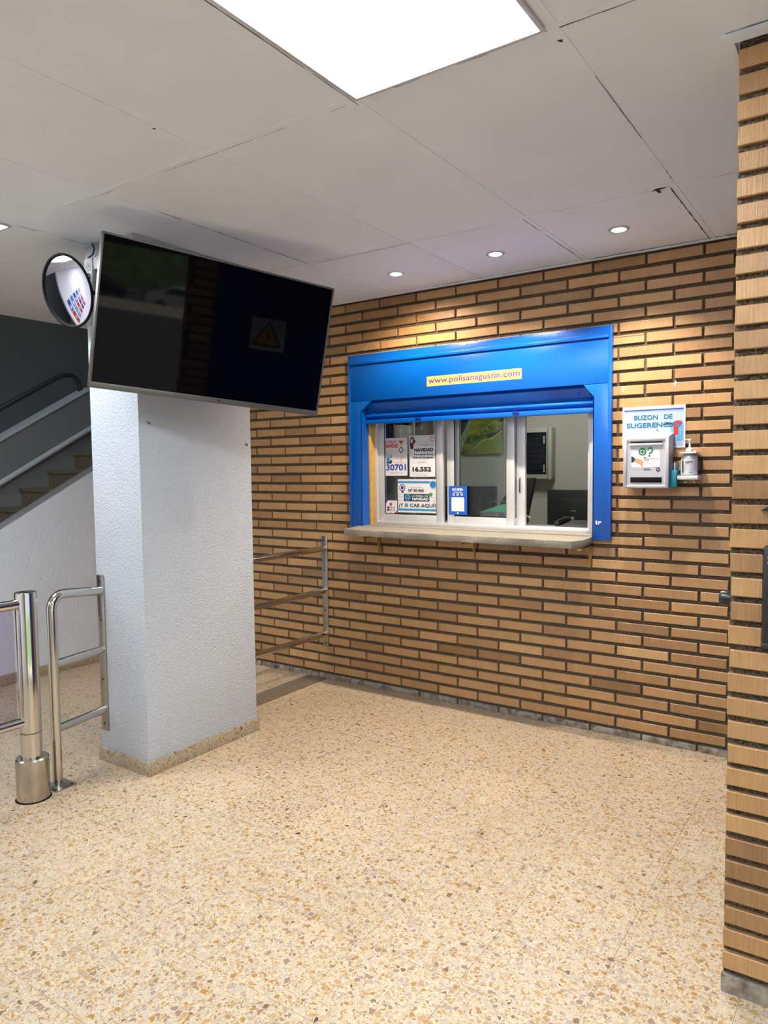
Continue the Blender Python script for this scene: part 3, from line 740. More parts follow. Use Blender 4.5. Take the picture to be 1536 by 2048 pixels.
f.disc(.066, .011, .006, 'inkw'); f.build('lettering', t)

# ------------------------------------------------------------------ suggestion sign, box, leaflet holder, sanitizer
sg = thing('suggestion_sign', 'pale blue printed sign reading BUZON DE SUGERENCIAS behind the suggestion box', 'sign', (-.99, -.003, 1.577))
b = MB(); b.box(-1.148, -.831, -.0045, -.0030, 1.577, 1.797); b.build('sheet', 'paper', sg)
f = front(-1.148, -.0046, 1.577)
f.rect(.008, .309, .008, .212, 'signbg', .0004); f.rect(.008, .309, .196, .203, 'inkn', .0008); f.rect(.008, .309, .190, .1925, 'tg', .0008)
f.rect(.275, .309, .035, .125, 'tg', .0008); f.poly([(.245, .12), (.262, .105), (.272, .04), (.262, .035), (.250, .06)], 'tg', .0010)
f.poly([(.205, .118), (.245, .120), (.280, .122), (.240, .130), (.225, .128)], 'ink', .0009)
f.poly([(.262, .070), (.272, .064), (.283, .070), (.283, .118), (.296, .116), (.304, .126), (.298, .138), (.276, .140), (.262, .134), (.258, .122)], 'inkr', .0012)
f.poly([(.170, .098), (.185, .084), (.187, .088), (.174, .101)], 'inkt', .0009); f.rect(.255, .265, .010, .05, 'inkr', .0011)
f.build('picture', sg)
f = front(-1.148, -.0046, 1.577)
f.text('BUZON', .060, .182, .148, .174, 'inkt', .0011, .035); f.text('DE', .212, .254, .149, .174, 'inkt', .0011, .035); f.text('SUGERENCIAS', .022, .296, .108, .134, 'inkt', .0016, .03)
f.build('lettering', sg)
sb = thing('suggestion_box', 'silver wall-mounted suggestion box with green smiley face and slot', 'box', (-.995, -.06, 1.365))
b = MB()
b.prism([(-1.106, -.120, 1.372), (-1.106, -.004, 1.365), (-1.106, -.004, 1.655), (-1.106, -.105, 1.636), (-1.106, -.120, 1.622)], (.222, 0, 0), .004); b.build('body', 'boxg', sb)
b = MB(); b.box(-1.106, -.884, -.126, -.119, 1.372, 1.388, .003); b.box(-1.106, -.884, -.126, -.119, 1.612, 1.632, .003); b.box(-1.1085, -1.090, -.1275, -.1185, 1.3705, 1.6335, .004); b.box(-.900, -.8815, -.1275, -.1185, 1.3705, 1.6335, .004); b.build('front_frame', 'boxg', sb)
b = MB(); b.box(-1.090, -.900, -.1215, -.118, 1.388, 1.612); b.build('front_panel', 'boxd', sb)
b = MB(); b.box(-1.074, -.914, -.1235, -.121, 1.602, 1.609); b.build('slot', 'rubber', sb)
b = MB(); b.box(-1.076, -.912, -.128, -.121, 1.588, 1.601, .002); fl = b.build('slot_flap', 'boxd', sb)
b = MB(); b.box(-1.072, -.916, -.1245, -.121, 1.400, 1.427, .001); b.build('level_window', 'rubber', sb)
f = front(-1.070, -.1218, 1.430)
rr = []
def rrect(x0, x1, y0, y1, r):
    o = []
    for cx, cy, a0 in ((x1-r, y1-r, 0), (x0+r, y1-r, PI/2), (x0+r, y0+r, PI), (x1-r, y0+r, 1.5*PI)):
        for i in range(5): o.append((cx+r*math.cos(a0+i*PI/8), cy+r*math.sin(a0+i*PI/8)))
    return o
f.poly(rrect(.002, .145, .048, .132, .010), 'inkw', .0004)
f.poly([(.07, .085), (.068, .075), (.12, .048), (.135, .048)], 'pale', .0007)
f.disc(.058, .128, .020, 'inkgr', .0009); f.disc(.051, .133, .003, 'inkw', .0012); f.disc(.065, .133, .003, 'inkw', .0012); f.ring(.058, .128, .010, .013, 'inkw', .0012, PI, 2*PI)
f.ring(.096, .134, .008, .0155, 'inkgr', .0009, -PI*.5, PI*.95); f.rect(.090, .098, .115, .123, 'inkgr', .0009); f.disc(.093, .106, .005, 'inkgr', .0009)
f.poly([(.003, .070), (.003, .106), (.020, .096), (.016, .078)], 'ink', .0009); f.poly([(.016, .078), (.020, .096), (.028, .092), (.024, .076)], 'tg', .001)
f.poly([(.024, .076), (.028, .092), (.045, .090), (.060, .082), (.064, .072), (.056, .062), (.048, .058), (.044, .066), (.034, .068)], 'skin', .001)
f.poly([(.050, .060), (.058, .066), (.062, .060), (.055, .052)], 'skin', .0012)
f.build('picture', sb)
f = front(-1.070, -.1218, 1.430)
f.text('Tu', .064, .088, .082, .100, 'inkbr', .001, .02); f.text('opinión', .092, .138, .086, .099, 'inkg', .001); f.text('es importante', .094, .138, .081, .085, 'inkg')
f.text('POLIDEPORTIVO SAN AGUSTIN', .003, .060, .035, .040, 'inkg'); f.text('EMTESA', .066, .100, .033, .042, 'ink', .001, .03); f.ring(.136, .036, .006, .010, 'ink', .001); f.disc(.136, .036, .0045, 'tg', .001)
f.build('lettering', sb)
lh = thing('leaflet_holder', 'narrow teal plastic pocket of leaflets on the side of the silver box', 'holder', (-.87, -.06, 1.38))
b = MB(); b.box(-.8825, -.8805, -.100, -.020, 1.378, 1.478, .0005); b.box(-.8805, -.850, -.100, -.098, 1.378, 1.462, .0005); b.box(-.8805, -.850, -.022, -.020, 1.378, 1.478, .0005); b.box(-.852, -.850, -.098, -.022, 1.378, 1.462, .0005); b.box(-.8805, -.852, -.098, -.022, 1.378, 1.380)
b.build('pocket', 'teal', lh)
for i in range(3):
    t = tag(MB().box(-.879+.008*i, -.8765+.008*i, -.094, -.030, 1.381, 1.490+.005*i).build('leaflet', ['paper', 'tg', 'paper'][i]), ['white leaflet standing nearest the silver box in the teal pocket', 'pale blue leaflet in the middle of the teal pocket', 'white leaflet at the outer side of the teal pocket'][i], 'leaflet', 'leaflets in the teal pocket')
sz = thing('sanitizer_dispenser', 'hand sanitizer pump bottle in white wall holder right of suggestion box', 'dispenser', (-.797, -.06, 1.41))
b = MB(); b.box(-.846, -.748, -.105, -.004, 1.414, 1.434, .004); b.box(-.838, -.758, -.098, -.004, 1.544, 1.552, .002); b.box(-.815, -.780, -.012, -.004, 1.41, 1.56, .001)
b.build('holder', 'white', sz)
for x in (-.812, -.768):
    b = MB(); b.tube([(x, -.06, 1.416), (x-.004, -.075, 1.408), (x+.003, -.085, 1.400)], .0035, 8); b.build('drip_hook', 'white', sz)
b = MB(); b.lathe((-.798, -.056, 1.4345), (0, 0, 1), [(.036, 0), (.040, .004), (.040, .085), (.037, .098), (.022, .108), (.017, .116)], 28); bo = b.build('bottle', 'gel', sz)
b = MB()
k = 14
for i in range(k):
    a0 = -PI*.93+PI*.86*i/k; a1 = -PI*.93+PI*.86*(i+1)/k; r = .0408
    b.face([(-.798+r*math.cos(a0), -.056+r*math.sin(a0), 1.440), (-.798+r*math.cos(a1), -.056+r*math.sin(a1), 1.440), (-.798+r*math.cos(a1), -.056+r*math.sin(a1), 1.518), (-.798+r*math.cos(a0), -.056+r*math.sin(a0), 1.518)])
lb = b.build('label', 'paper', bo)
f = front(-.836, -.0985, 1.440)
f.rect(.012, .018, .008, .070, 'ink', .0004); f.text('ASEPTIC', .026, .062, .056, .067, 'ink', .0004, .03)
for i in range(5): f.rect(.026, .060, .044-.004*i, .0455-.004*i, 'pale', .0004)
f.text('H. ALA', .040, .060, .008, .014, 'ink', .0004, .02); f.build('label_print', bo)
b = MB(); b.lathe((-.798, -.056, 1.549), (0, 0, 1), [(.018, 0), (.018, .018), (.010, .022), (.005, .030), (.005, .058), (.009, .060), (.009, .068), (.004, .070)], 20)
b.tube([(-.798, -.056, 1.613), (-.815, -.066, 1.614), (-.828, -.074, 1.608)], .004, 10); b.build('pump', 'white', sz)
# white filler blobs on bricks
for i, (x, z) in enumerate(((-1.147, 1.895), (-.882, 1.907))):
    b = MB(); b.lathe((x, -.001, z), (0, -1, 0), [(.008, 0), (.007, .0015), (.003, .003)], 9)
    b.prism([(x-.003, -.001, z-.016), (x+.003, -.001, z-.015), (x+.003, -.001, z+.012), (x-.002, -.001, z+.014)], (0, -.0015, 0))
    tag(b.build('filled_drill_hole', 'white'), ['white filler blob on the brick close to the blue surround', 'white filler blob on the brick above the suggestion sign'][i], 'filler')

# ------------------------------------------------------------------ pillar
b = MB(); b.box(-3.29, -2.912, -1.75, -1.008, 0, H, .004)
struct(b.build('wall_pillar', 'pillar'))
b = MB()
def skirt_run(b, p0, p1, n_out, th=.012, h=.07, L=.33):
    p0 = Vector(p0); p1 = Vector(p1); d = p1-p0; k = max(1, round(d.length/L)); o = Vector(n_out)*th
    for i in range(k):
        a = p0+d*(i/k)+d.normalized()*.0008; c = p0+d*((i+1)/k)-d.normalized()*.0008
        b.prism([(a.x, a.y, 0), (c.x, c.y, 0), (c.x+o.x, c.y+o.y, 0), (a.x+o.x, a.y+o.y, 0)], (0, 0, h), .001)
skirt_run(b, (-3.302, -1.75, 0), (-2.900, -1.75, 0), (0, -1, 0), L=.2); skirt_run(b, (-2.912, -1.75, 0), (-2.912, -1.008, 0), (1, 0, 0), L=.19)
skirt_run(b, (-3.29, -1.008, 0), (-2.90, -1.008, 0), (0, 1, 0)); skirt_run(b, (-3.29, -1.75, 0), (-3.29, -1.008, 0), (-1, 0, 0))
struct(b.build('baseboard_pillar', 'skirt'))
# scars of old fixings
for i, (x, y, z) in enumerate(((-2.9105, -1.70, 1.72), (-2.9105, -1.05, 1.63))):
    b = MB(); b.prism([(x, y, z), (x, y+.012, z+.003), (x, y+.016, z-.012), (x, y+.007, z-.004), (x, y-.004, z+.008)], (.0008, 0, 0))
    tag(b.build('plaster_scar', 'bolt'), ['small dark chip in the pillar plaster near its front corner', 'small dark chip in the pillar plaster near its rear corner'][i], 'chip')
# box and cable at the left side of the pillar
cd_ = thing('cable_clip', 'white cable conduit with open end on the left side of the pillar', 'conduit', (-3.30, -1.72, 1.7))
b = MB(); b.box(-3.302, -3.29, -1.735, -1.715, 1.665, 1.895, .002); b.build('conduit', 'white', cd_)
for z in (1.67, 1.86):
    b = MB(); b.box(-3.306, -3.29, -1.738, -1.712, z, z+.03, .002); b.build('clip', 'white', cd_)
# power strip
ps = thing('power_strip', 'white power strip with round sockets at the top of the pillar', 'power strip', (-3.22, -1.76, 2.38))
b = MB(); b.box(-3.262, -3.196, -1.775, -1.752, 2.360, 2.530, .004); b.build('body', 'white', ps)
for z, mt in ((2.488, 'sage'), (2.437, 'blackm'), (2.387, 'sage')):
    b = MB(); b.lathe((-3.228, -1.7755, z), (0, -1, 0), [(.021, 0), (.021, .001), (.018, .0012)], 24); so = b.build('socket', mt, ps)
    if mt == 'sage':
        b = MB()
        for dx in (-.007, .007): b.lathe((-3.228+dx, -1.7768, z+dx*.4), (0, -1, 0), [(.003, 0), (.003, .0006)], 8)
        b.build('pin_holes', 'ink', so)
b = MB(); b.box(-3.196, -3.150, -1.768, -1.751, 2.47, 2.53, .003); b.build('end_cap', 'white', ps)
b = MB(); b.tube([(-3.232, -1.77, 2.532), (-3.20, -1.765, 2.545), (-3.188, -1.765, 2.57), (-3.205, -1.765, 2.6)], .004, 8); tag(b.build('black_cable', 'black'), 'thin black cable hanging from the ceiling crack to the power strip', 'cable')

# ------------------------------------------------------------------ television
q = (-2.53662653, -1.56018965, 2.11833552); ang = (0.17073924, 0.07956214, 1.20790952)
Rz = Matrix.Rotation(ang[2], 3, 'Z'); Rx = Matrix.Rotation(ang[0], 3, 'X'); Ry = Matrix.Rotation(ang[1], 3, 'Y')
TV = thing('television', 'large flat screen television with silver bezel tilted out from the pillar', 'television', q, rot=(Rz@Rx@Ry).to_euler())
TW, TH = 1.12, .642
def lbox(*a, bev=0, name='', mat='', par=None):
    b = MB(); b.box(*a, bev); return b.build(name, mat, par or TV, local=True)
x1, z1 = TW/2, TH/2
b = MB()
bt, bs, bb_ = .009, .009, .026
b.box(-x1, -x1+bs, -.004, .03, -z1, z1, .002); b.box(x1-bs, x1, -.004, .03, -z1, z1, .002); b.box(-x1, x1, -.004, .03, z1-bt, z1, .002); b.box(-x1, x1, -.006, .03, -z1, -z1+bb_, .002)
b.build('bezel', 'bezel', TV, local=True)
lbox(-x1+bs, x1-bs, 0, .01, -z1+bb_, z1-bt, name='screen', mat='screen')
lbox(-x1+.004, x1-.004, .010, .035, -z1+.001, z1-.004, bev=.004, name='rear_shell', mat='blackm')
lbox(-.36, .36, .035, .075, -.28, .12, bev=.012, name='rear_housing', mat='blackm')
f = Flat((0.02, -.0062, -z1+.007), (1, 0, 0), (0, 0, 1))
f.disc(0, .0065, .0055, 'blackm', .0003); f.text('LG', .009, .024, .002, .011, 'blackm', .0003, .03); f.build('maker_mark', TV, local=True)
# wall arm: from the rear housing to the pillar face, in the television's own frame
Rm = (Rz@Rx@Ry).to_euler().to_matrix(); inv = Rm.inverted()
def tl(p): return inv@(Vector(p)-Vector(q))
b = MB(); b.tube([tl((-2.912, -1.38, 2.12)), tl((-2.80, -1.42, 2.12)), (0.0, .075, -.02)], .018, 12); b.tube([tl((-2.912, -1.38, 2.02)), tl((-2.80, -1.42, 2.02)), (0.0, .075, -.12)], .018, 12)
b.build('mount_arm', 'blackm', TV, local=True)
b = MB(); P0 = [tl((-2.911, -1.38+dy, 2.07+dz)) for dy, dz in ((-.05, -.12), (.05, -.12), (.05, .12), (-.05, .12))]; b.prism(P0, tl((-2.903, 0, 0))-tl((-2.911, 0, 0))); b.build('mount_plate', 'blackm', TV, local=True)

# ------------------------------------------------------------------ convex mirror
az, tl_ = math.radians(5), math.radians(15)
MC = Vector((-3.228, -1.9, 2.346)); nrm = Vector((math.sin(az)*math.cos(tl_), -math.cos(az)*math.cos(tl_), -math.sin(tl_)))
CM = thing('convex_mirror', 'round convex safety mirror with black rim on the arm by the pillar', 'mirror', MC)
b = MB(); r = .163; dome = .016; pr = []
Rr = (r*r+dome*dome)/(2*dome)
for i in range(25):
    a = i/24; rad = r*(1-a); pr.append((rad, math.sqrt(Rr*Rr-rad*rad)-(Rr-dome)))
b.lathe(MC-nrm*.012, nrm, pr, 64); b.build('mirror_glass', 'mirror', CM)
b = MB(); a_ = nrm.orthogonal().normalized(); c_ = nrm.cross(a_)
b.tube([MC-nrm*.010+.166*(math.cos(t)*a_+math.sin(t)*c_) for t in [2*PI*i/64 for i in range(64)]], .0065, 10, closed=True); b.build('rim', 'rubber', CM)
b = MB(); b.lathe(MC-nrm*.035, nrm, [(.12, 0), (.165, .018)], 48); b.build('back_cover', 'black', CM)
b = MB(); b.tube([MC-nrm*.03, (-3.16, -1.86, 2.345), (-3.10, -1.80, 2.335), (-3.08, -1.751, 2.33)], .011, 10); b.build('arm', 'black', CM)
# posters on the far left wall, seen in the mirror
for i, (y, c1, c2, nm) in enumerate(((-3.75, 'inkb', 'inkr', 'blue and red'), (-4.05, 'inkc', 'tg', 'light blue'), (-4.35, 'inkn', 'inkr', 'purple'), (-4.65, 'bluesign', 'inkn', 'deep blue'), (-4.95, 'inkg', 'inkr', 'grey and red'))):
    t = thing('wall_poster', f'{nm} poster on the white left wall, seen small in the round mirror', 'poster', (-5.028, y, 1.3), group='posters in a row reflected in the round mirror')
    f = Flat((-5.028, y+.0, 1.15), (0, 1, 0), (0, 0, 1)); f.rect(0, .24, 0, .72, 'paper', .0005); f.build('sheet', t)
    f = Flat((-5.028, y+.0, 1.15), (0, 1, 0), (0, 0, 1)); f.rect(.015, .225, .4, .7, c1, .001); f.rect(.015, .225, .03, .38, c2, .001); f.disc(.12, .5, .06, 'inkw', .0015); f.disc(.12, .2, .05, 'pale', .0015); f.build('picture', t)

# ------------------------------------------------------------------ railings
def bolt(b, c, ax, r=.006): b.lathe(c, ax, [(r, 0), (r, .004), (r*.6, .005)], 8)
def arc(p0, p1, p2, r, k=8):
    """rounded corner at p1"""
    p0, p1, p2 = Vector(p0), Vector(p1), Vector(p2); a = (p0-p1).normalized(); c = (p2-p1).normalized()
    o = []
    for i in range(k+1):
        t = i/k*PI/2; o.append(p1+a*r*(1-math.sin(t))+c*r*(1-math.cos(t)))
    return o
bl = thing('barrier_rail', 'polished steel hoop barrier bolted to the front of the pillar', 'railing', (-3.195, -2.05, 0))
XP = -3.195; YPst = -2.055; XE = -3.250; YE = -1.757
b = MB(); p = [(XP, YPst, .004)]+arc((XP, YPst, .3), (XP, YPst, .915), (XE, YE, .885), .075)+[(XE, YE, .885)]
b.tube(p, .0225, 24); b.build('hoop_tube', 'steel', bl)
for z in (.582, .272):
    b = MB(); b.tube([(XP, YPst+.01, z+.0), (XE, YE, z)], .0205, 20); b.build('cross_bar', 'steel', bl)
b = MB(); b.box(XE-.027, XE+.027, -1.757, -1.751, .165, .965, .001); wp = b.build('wall_plate', 'steel2', bl)
for z in (.935, .735, .43, .20):
    b = MB(); bolt(b, (XE, -1.757, z), (0, -1, 0)); b.build('bolt', 'bolt', wp)
b = MB(); b.box(-3.245, -3.125, -2.108, -2.000, 0, .006, .001); fp = b.build('floor_plate', 'steel2', bl)
for x, y in ((-3.235, -2.02), (-3.14, -2.02), (-3.14, -2.10)):
    b = MB(); bolt(b, (x, y, .006), (0, 0, 1), .007); b.build('bolt', 'bolt', fp)
gt = thing('swing_gate', 'thick polished steel gate post with sleeve base and tinted gate leaf', 'gate', (-3.17, -2.19, 0))
b = MB(); b.lathe((-3.17, -2.19, .31), (0, 0, 1), [(.044, 0), (.046, .002), (.046, .635), (.044, .640)], 40); b.build('post', 'steel', gt)
b = MB(); b.lathe((-3.17, -2.19, .19), (0, 0, 1), [(.046, 0), (.046, .116), (.044, .118)], 40); b.build('collar', 'steel', gt)
b = MB(); b.lathe((-3.17, -2.19, .004), (0, 0, 1), [(.071, 0), (.071, .184), (.066, .190)], 40); b.build('base_sleeve', P('scuffed_steel', (.50, .46, .40, 1), .22, 1, bump=.1, bscale=40, var=.2, vscale=14), gt)
b = MB(); b.lathe((-3.17, -2.19, 0), (0, 0, 1), [(.078, 0), (.074, .004)], 18); b.build('sealant_ring', 'rubber', gt)
for z in (.900, .362):
    b = MB(); b.tube([(-3.17, -2.22, z), (-3.17, -3.10, z)], .0225, 20); b.build('gate_arm', 'steel', gt)
b = MB(); b.tube([(-3.17, -3.10, .922), (-3.17, -3.10, .34)], .0225, 20); b.build('gate_end', 'steel', gt)
b = MB(); b.box(-3.173, -3.168, -3.08, -2.25, .38, .88); b.build('gate_panel', 'smoke', gt)
wr = thing('wall_rail', 'three-bar steel railing running from the pillar to the brick wall', 'railing', (-3.21, -.5, .23))
for z in (.928, .629, .324):
    b = MB(); b.tube([(-3.21, -1.004, z), (-3.21, -.006, z)], .0205, 20); b.build('bar', 'steel', wr)
b = MB(); b.box(-3.234, -3.186, -.008, -.001, .232, 1.015, .001); wp = b.build('wall_plate', 'steel2', wr)
for z in (.985, .775, .49, .258):
    b = MB(); bolt(b, (-3.21, -.008, z), (0, -1, 0)); b.build('bolt', 'bolt', wp)

# ------------------------------------------------------------------ ceiling lights
def panel(x0, x1, y0, y1, label, grp):
    t = thing('ceiling_light', label, 'ceiling light', ((x0+x1)/2, (y0+y1)/2, H), group=grp)
    b = MB(); wd = .012
    for a in ((x0-wd, x1+wd, y0-wd, y0), (x0-wd, x1+wd, y1, y1+wd), (x0-wd, x0, y0, y1), (x1, x1+wd, y0, y1)): b.box(*a, H-.011, H, .002)
    b.build('frame', 'alu', t)
    b = MB(); b.box(x0, x1, y0, y1, H-.007, H-.002); b.build('diffuser', 'led', t)
panel(-1.318, -.742, -2.715, -2.145, 'large square white LED panel at the top of the picture', 'square LED panels in the ceiling')
panel(-3.85, -3.268, -2.715, -2.145, 'white LED panel just cut off at the left edge above the mirror', 'square LED panels in the ceiling')
panel(-2.583, -2.005, -5.25, -4.68, 'unseen white LED panel added in the ceiling to fill the pillar front', 'square LED panels in the ceiling')  # unseen panel, added as fill light on the pillar front
panel(-.685, -.11, -4.02, -3.45, 'unseen white LED panel added on the entrance side to brighten the brick pier', 'square LED panels in the ceiling')  # unseen panel, added to brighten the front of the brick pier
panel(-4.48, -3.90, -5.25, -4.68, 'unseen white LED panel added by the far left wall as fill', 'square LED panels in the ceiling')  # another unseen panel, added for more fill from that end of the room
for i, (x, y, lab) in enumerate(((-2.322, -.411, 'small round downlight nearest the television'), (-1.690, -.426, 'middle one of the three small round downlights'), (-1.048, -.436, 'small round downlight nearest the brick pier'))):
    t = thing('downlight', lab, 'downlight', (x, y, H), group='round downlights along the brick wall')
    b = MB(); b.lathe((x, y, H), (0, 0, -1), [(.049, 0), (.049, .002), (.044, .005), (.034, .005), (.033, .002)], 32); b.build('trim_ring', 'chrome' if i else 'white', t)
    b = MB(); b.lathe((x, y, H-.0052), (0, 0, -1), [(.031, 0), (.026, .002)], 24); b.build('lens', 'spot', t)
    L = bpy.data.lights.new('downlight_beam', 'SPOT'); L.energy = SPOT*(.75 if i == 0 else 1); L.color = (1.0, .80, .56) if i == 0 else (1.0, .91, .79); L.spot_size = math.radians(116 if i else 142); L.spot_blend = .6 if i else .8; L.shadow_soft_size = .022
    lo = bpy.data.objects.new('downlight_beam', L); COL.objects.link(lo); lo.parent = t; lo.location = (0, 0, -.02); lo.rotation_euler = (math.radians(10 if i == 0 else 0), 0, 0)

# ------------------------------------------------------------------ black case on the pier
bc = thing('black_wall_case', 'black rounded plastic case fixed to the brick pier at the right edge', 'case', (-.17, -1.80, 1.0))
b = MB(); b.box(-.252, -.10, -1.835, -1.788, 1.004, 1.280, .016); b.build('body', 'black', bc)
b = MB(); b.box(-.250, -.11, -1.838, -1.834, 1.008, 1.022, .001); b.build('lower_lip', 'blackm', bc)
for z in (1.232, 1.246):
    b = MB(); b.box(-.238, -.13, -1.8365, -1.8345, z, z+.003); b.build('indicator_line', 'inkw', bc)
b = MB(); b.prism([(-.262, -1.794, 1.367), (-.235, -1.794, 1.384), (-.20, -1.794, 1.38), (-.20, -1.794, 1.362)], (0, -.01, 0), .001); tag(b.build('black_hook', 'black'), 'small black hook on the brick pier above the black case', 'hook')

# ------------------------------------------------------------------ office contents
lp = thing('leaf_picture', 'canvas print of a dewy green leaf on the office wall', 'picture', (-3.07, 2.19, 1.61))
def leaf_mat():
    mt, n, l, b = nt('leaf_print')
    geo = n.new('ShaderNodeNewGeometry'); mp = N(n, 'ShaderNodeMapping'); mp.inputs['Rotation'].default_value = (0, .5, 0); mp.inputs['Scale'].default_value = (1, 1, 3)
    l.new(geo.outputs['Position'], mp.inputs['Vector'])
    a = N(n, 'ShaderNodeTexNoise'); a.inputs['Scale'].default_value = 5; a.inputs['Detail'].default_value = 3; l.new(mp.outputs[0], a.inputs['Vector'])
    cr = n.new('ShaderNodeValToRGB'); e = cr.color_ramp.elements; e[0].position = .35; e[0].color = (.02, .09, .004, 1); e[1].position = .65; e[1].color = (.33, .33, .015, 1)
    l.new(a.outputs['Fac'], cr.inputs[0]); l.new(cr.outputs[0], b.inputs['Base Color']); b.inputs['Roughness'].default_value = .4
    return mt
M['leaf'] = leaf_mat(); M['leafd'] = P('dark_print', (.02, .022, .025, 1), .4); M['leafl'] = P('pale_leaf_print', (.30, .38, .18, 1), .4, var=.3, vscale=20); M['leafv'] = P('leaf_vein_print', (.42, .50, .28, 1), .4); M['leafy'] = P('olive_print', (.22, .30, .02, 1), .4, var=.3, vscale=8); M['leafm'] = P('misty_green_print', (.12, .24, .12, 1), .4)
b = MB(); b.box(-3.365, -2.870, 2.172, 2.199, 1.610, 2.24, .002); b.build('canvas', 'leafd', lp)
f = front(-3.365, 2.1715, 1.610)
f.poly([(0, 0), (.04, 0), (.10, .05), (.16, .16), (.10, .2), (0, .14)], 'leafm', .0005)
f.poly([(.05, .02), (.12, .0), (.30, .07), (.36, .18), (.495, .22), (.495, .62), (.30, .62), (.22, .42), (.12, .2), (.04, .08)], 'leaf', .0009)
f.poly([(.015, .045), (.02, .02), (.045, .005), (.07, .02), (.10, .10), (.16, .22), (.22, .33), (.20, .42), (.14, .30), (.08, .18), (.03, .09)], 'leafl', .0014)
f.poly([(.12, 0), (.495, 0), (.495, .20), (.38, .15), (.30, .12), (.24, .06)], 'leafy', .0012)
f.poly([(.14, .02), (.24, .065), (.29, .115), (.39, .135), (.495, .205), (.495, .213), (.39, .145), (.285, .123), (.235, .072)], 'leafv', .0017)
f.poly([(.20, .16), (.33, .24), (.495, .33), (.495, .336), (.33, .247)], 'leafv', .0017)
for i in range(46):
    x = .10+random.random()*.37; z = .12+random.random()*.46
    if z < .05+x*.55: f.ring(x, z, .003, .0055+random.random()*.003, 'leafv', .0019, 0, 2*PI, 8)
for x, z, r_ in ((.05, .09, .009), (.085, .15, .011), (.11, .12, .012), (.13, .2, .012), (.17, .27, .011), (.15, .17, .009)): f.ring(x, z, r_*.6, r_, 'leafm', .0021, 0, 2*PI, 14)
f.ring(.040, .032, .010, .020, 'leafv', .0021, 0, 2*PI, 16)
f.build('print', lp)
ct = thing('wall_cabinet', 'grey-green wall cabinet with dark glass front in the office', 'cabinet', (-2.53, 2.15, 1.37))
b = MB(); b.box(-2.70, -2.375, 2.11, 2.199, 1.370, 1.826, .006); b.build('body', 'sage', ct)
b = MB(); b.box(-2.70, -2.405, 2.085, 2.11, 1.376, 1.824, .005); dr2 = b.build('door', 'sage', ct)
b = MB(); b.box(-2.69, -2.412, 2.081, 2.086, 1.418, 1.784, .001); b.build('glass_front', 'cabg', dr2)
f = front(-2.69, 2.0808, 1.418)
for z0 in (.268, .018):
    for i in range(4): f.rect(.252, .264, z0+.017*i, z0+.017*i+.011, 'inkw', .0005)
f.build('status_strip', dr2)
f = front(-2.69, 2.0808, 1.418)
for z0 in (.05, .11, .16, .20, .26, .31): f.rect(.03, .235, z0, z0+.004, 'blackm', .0004)
f.build('shelf_line', dr2)
dk = thing('office_desk', 'office desk hidden below the window line carrying the monitors', 'desk', (-2.4, 1.8, 0))
b = MB(); b.box(-3.48, -1.3, 1.45, 2.15, .80, .83, .003); b.build('desk_top', 'sage', dk)
for x in (-3.44, -1.36):
    b = MB(); b.box(x-.02, x+.02, 1.5, 2.1, 0, .80, .002); b.build('leg', 'sage', dk)
def monitor(x0, x1, z0, z1, y, lab, back=True):
    t = thing('computer_monitor', lab, 'monitor', ((x0+x1)/2, y, .83), group='monitors on the office desk')
    b = MB(); b.box(x0, x1, y, y+.03, z0, z1, .004); b.build('case', 'blackm', t)
    xc = (x0+x1)/2
    b = MB(); b.box(xc-.14, xc+.14, y-.025, y+.001, z0+.05, z1-.07, .008); b.build('rear_hump', 'blackm', t)
    b = MB(); b.box(xc-.03, xc+.03, y-.005, y+.02, .835, z0+.12, .003); b.box(xc-.12, xc+.12, y-.08, y+.12, .83, .84, .003); b.build('stand', 'blackm', t)
    return t
t = monitor(-2.33, -1.80, .992, 1.288, 1.9, 'black monitor seen from behind in the open right pane')
f = front(-2.33, 1.8745, .992); f.rect(.205, .245, .055, .075, 'inkg'); f.rect(.188, .235, .040, .054, 'pale'); f.rect(.22, .26, .12, .128, 'inkg', .0005); f.build('rating_label', t)
monitor(-3.33, -2.815, 1.0, 1.314, 1.92, 'black monitor behind the middle pane beside the blue notice')
b = MB(); b.box(-2.86, -1.3, .205, .62, 1.075, 1.10, .003); tag(b.build('inner_counter', 'sage'), 'low inner counter behind the window glass carrying the paper tray', 'counter')
tr = thing('wire_paper_tray', 'wire paper tray holding green folder behind the middle pane', 'tray', (-2.09, .5, 1.10))
b = MB()
for z in (1.147, 1.185):
    b.tube([(-2.23, .42, z), (-1.96, .42, z), (-1.96, .60, z), (-2.23, .60, z)], .0025, 8, closed=True)
for i in range(12): x = -2.225+.0236*i; b.tube([(x, .42, 1.147), (x, .42, 1.185)], .0015, 6); b.tube([(x, .42, 1.147), (x, .60, 1.147)], .0012, 6)
b.build('basket', 'steel2', tr)
b = MB(); b.tube([(-2.225, .60, 1.147), (-2.225, .60, 1.24), (-2.21, .60, 1.25), (-1.975, .60, 1.25), (-1.96, .60, 1.24), (-1.96, .60, 1.147)], .004, 8); b.build('back_frame', 'steel2', tr)
for x in (-2.2, -1.99):
    b = MB(); b.box(x-.004, x+.004, .5, .508, 1.10, 1.147); b.build('foot', 'blackm', tr)
b = MB(); b.box(-2.215, -1.975, .43, .59, 1.149, 1.185); tag(b.build('paper_stack', P('printed_paper', (.42, .42, .42, 1), .7, var=.6, vscale=60)), 'stack of printed sheets in the wire tray under the green folder', 'papers')
b = MB(); b.prism([(-2.21, .43, 1.187), (-1.98, .43, 1.187), (-1.98, .60, 1.228), (-2.13, .60, 1.228)], (0, 0, .004)); tag(b.build('green_folder', 'greenp'), 'green folder lying on the papers in the wire tray', 'folder')
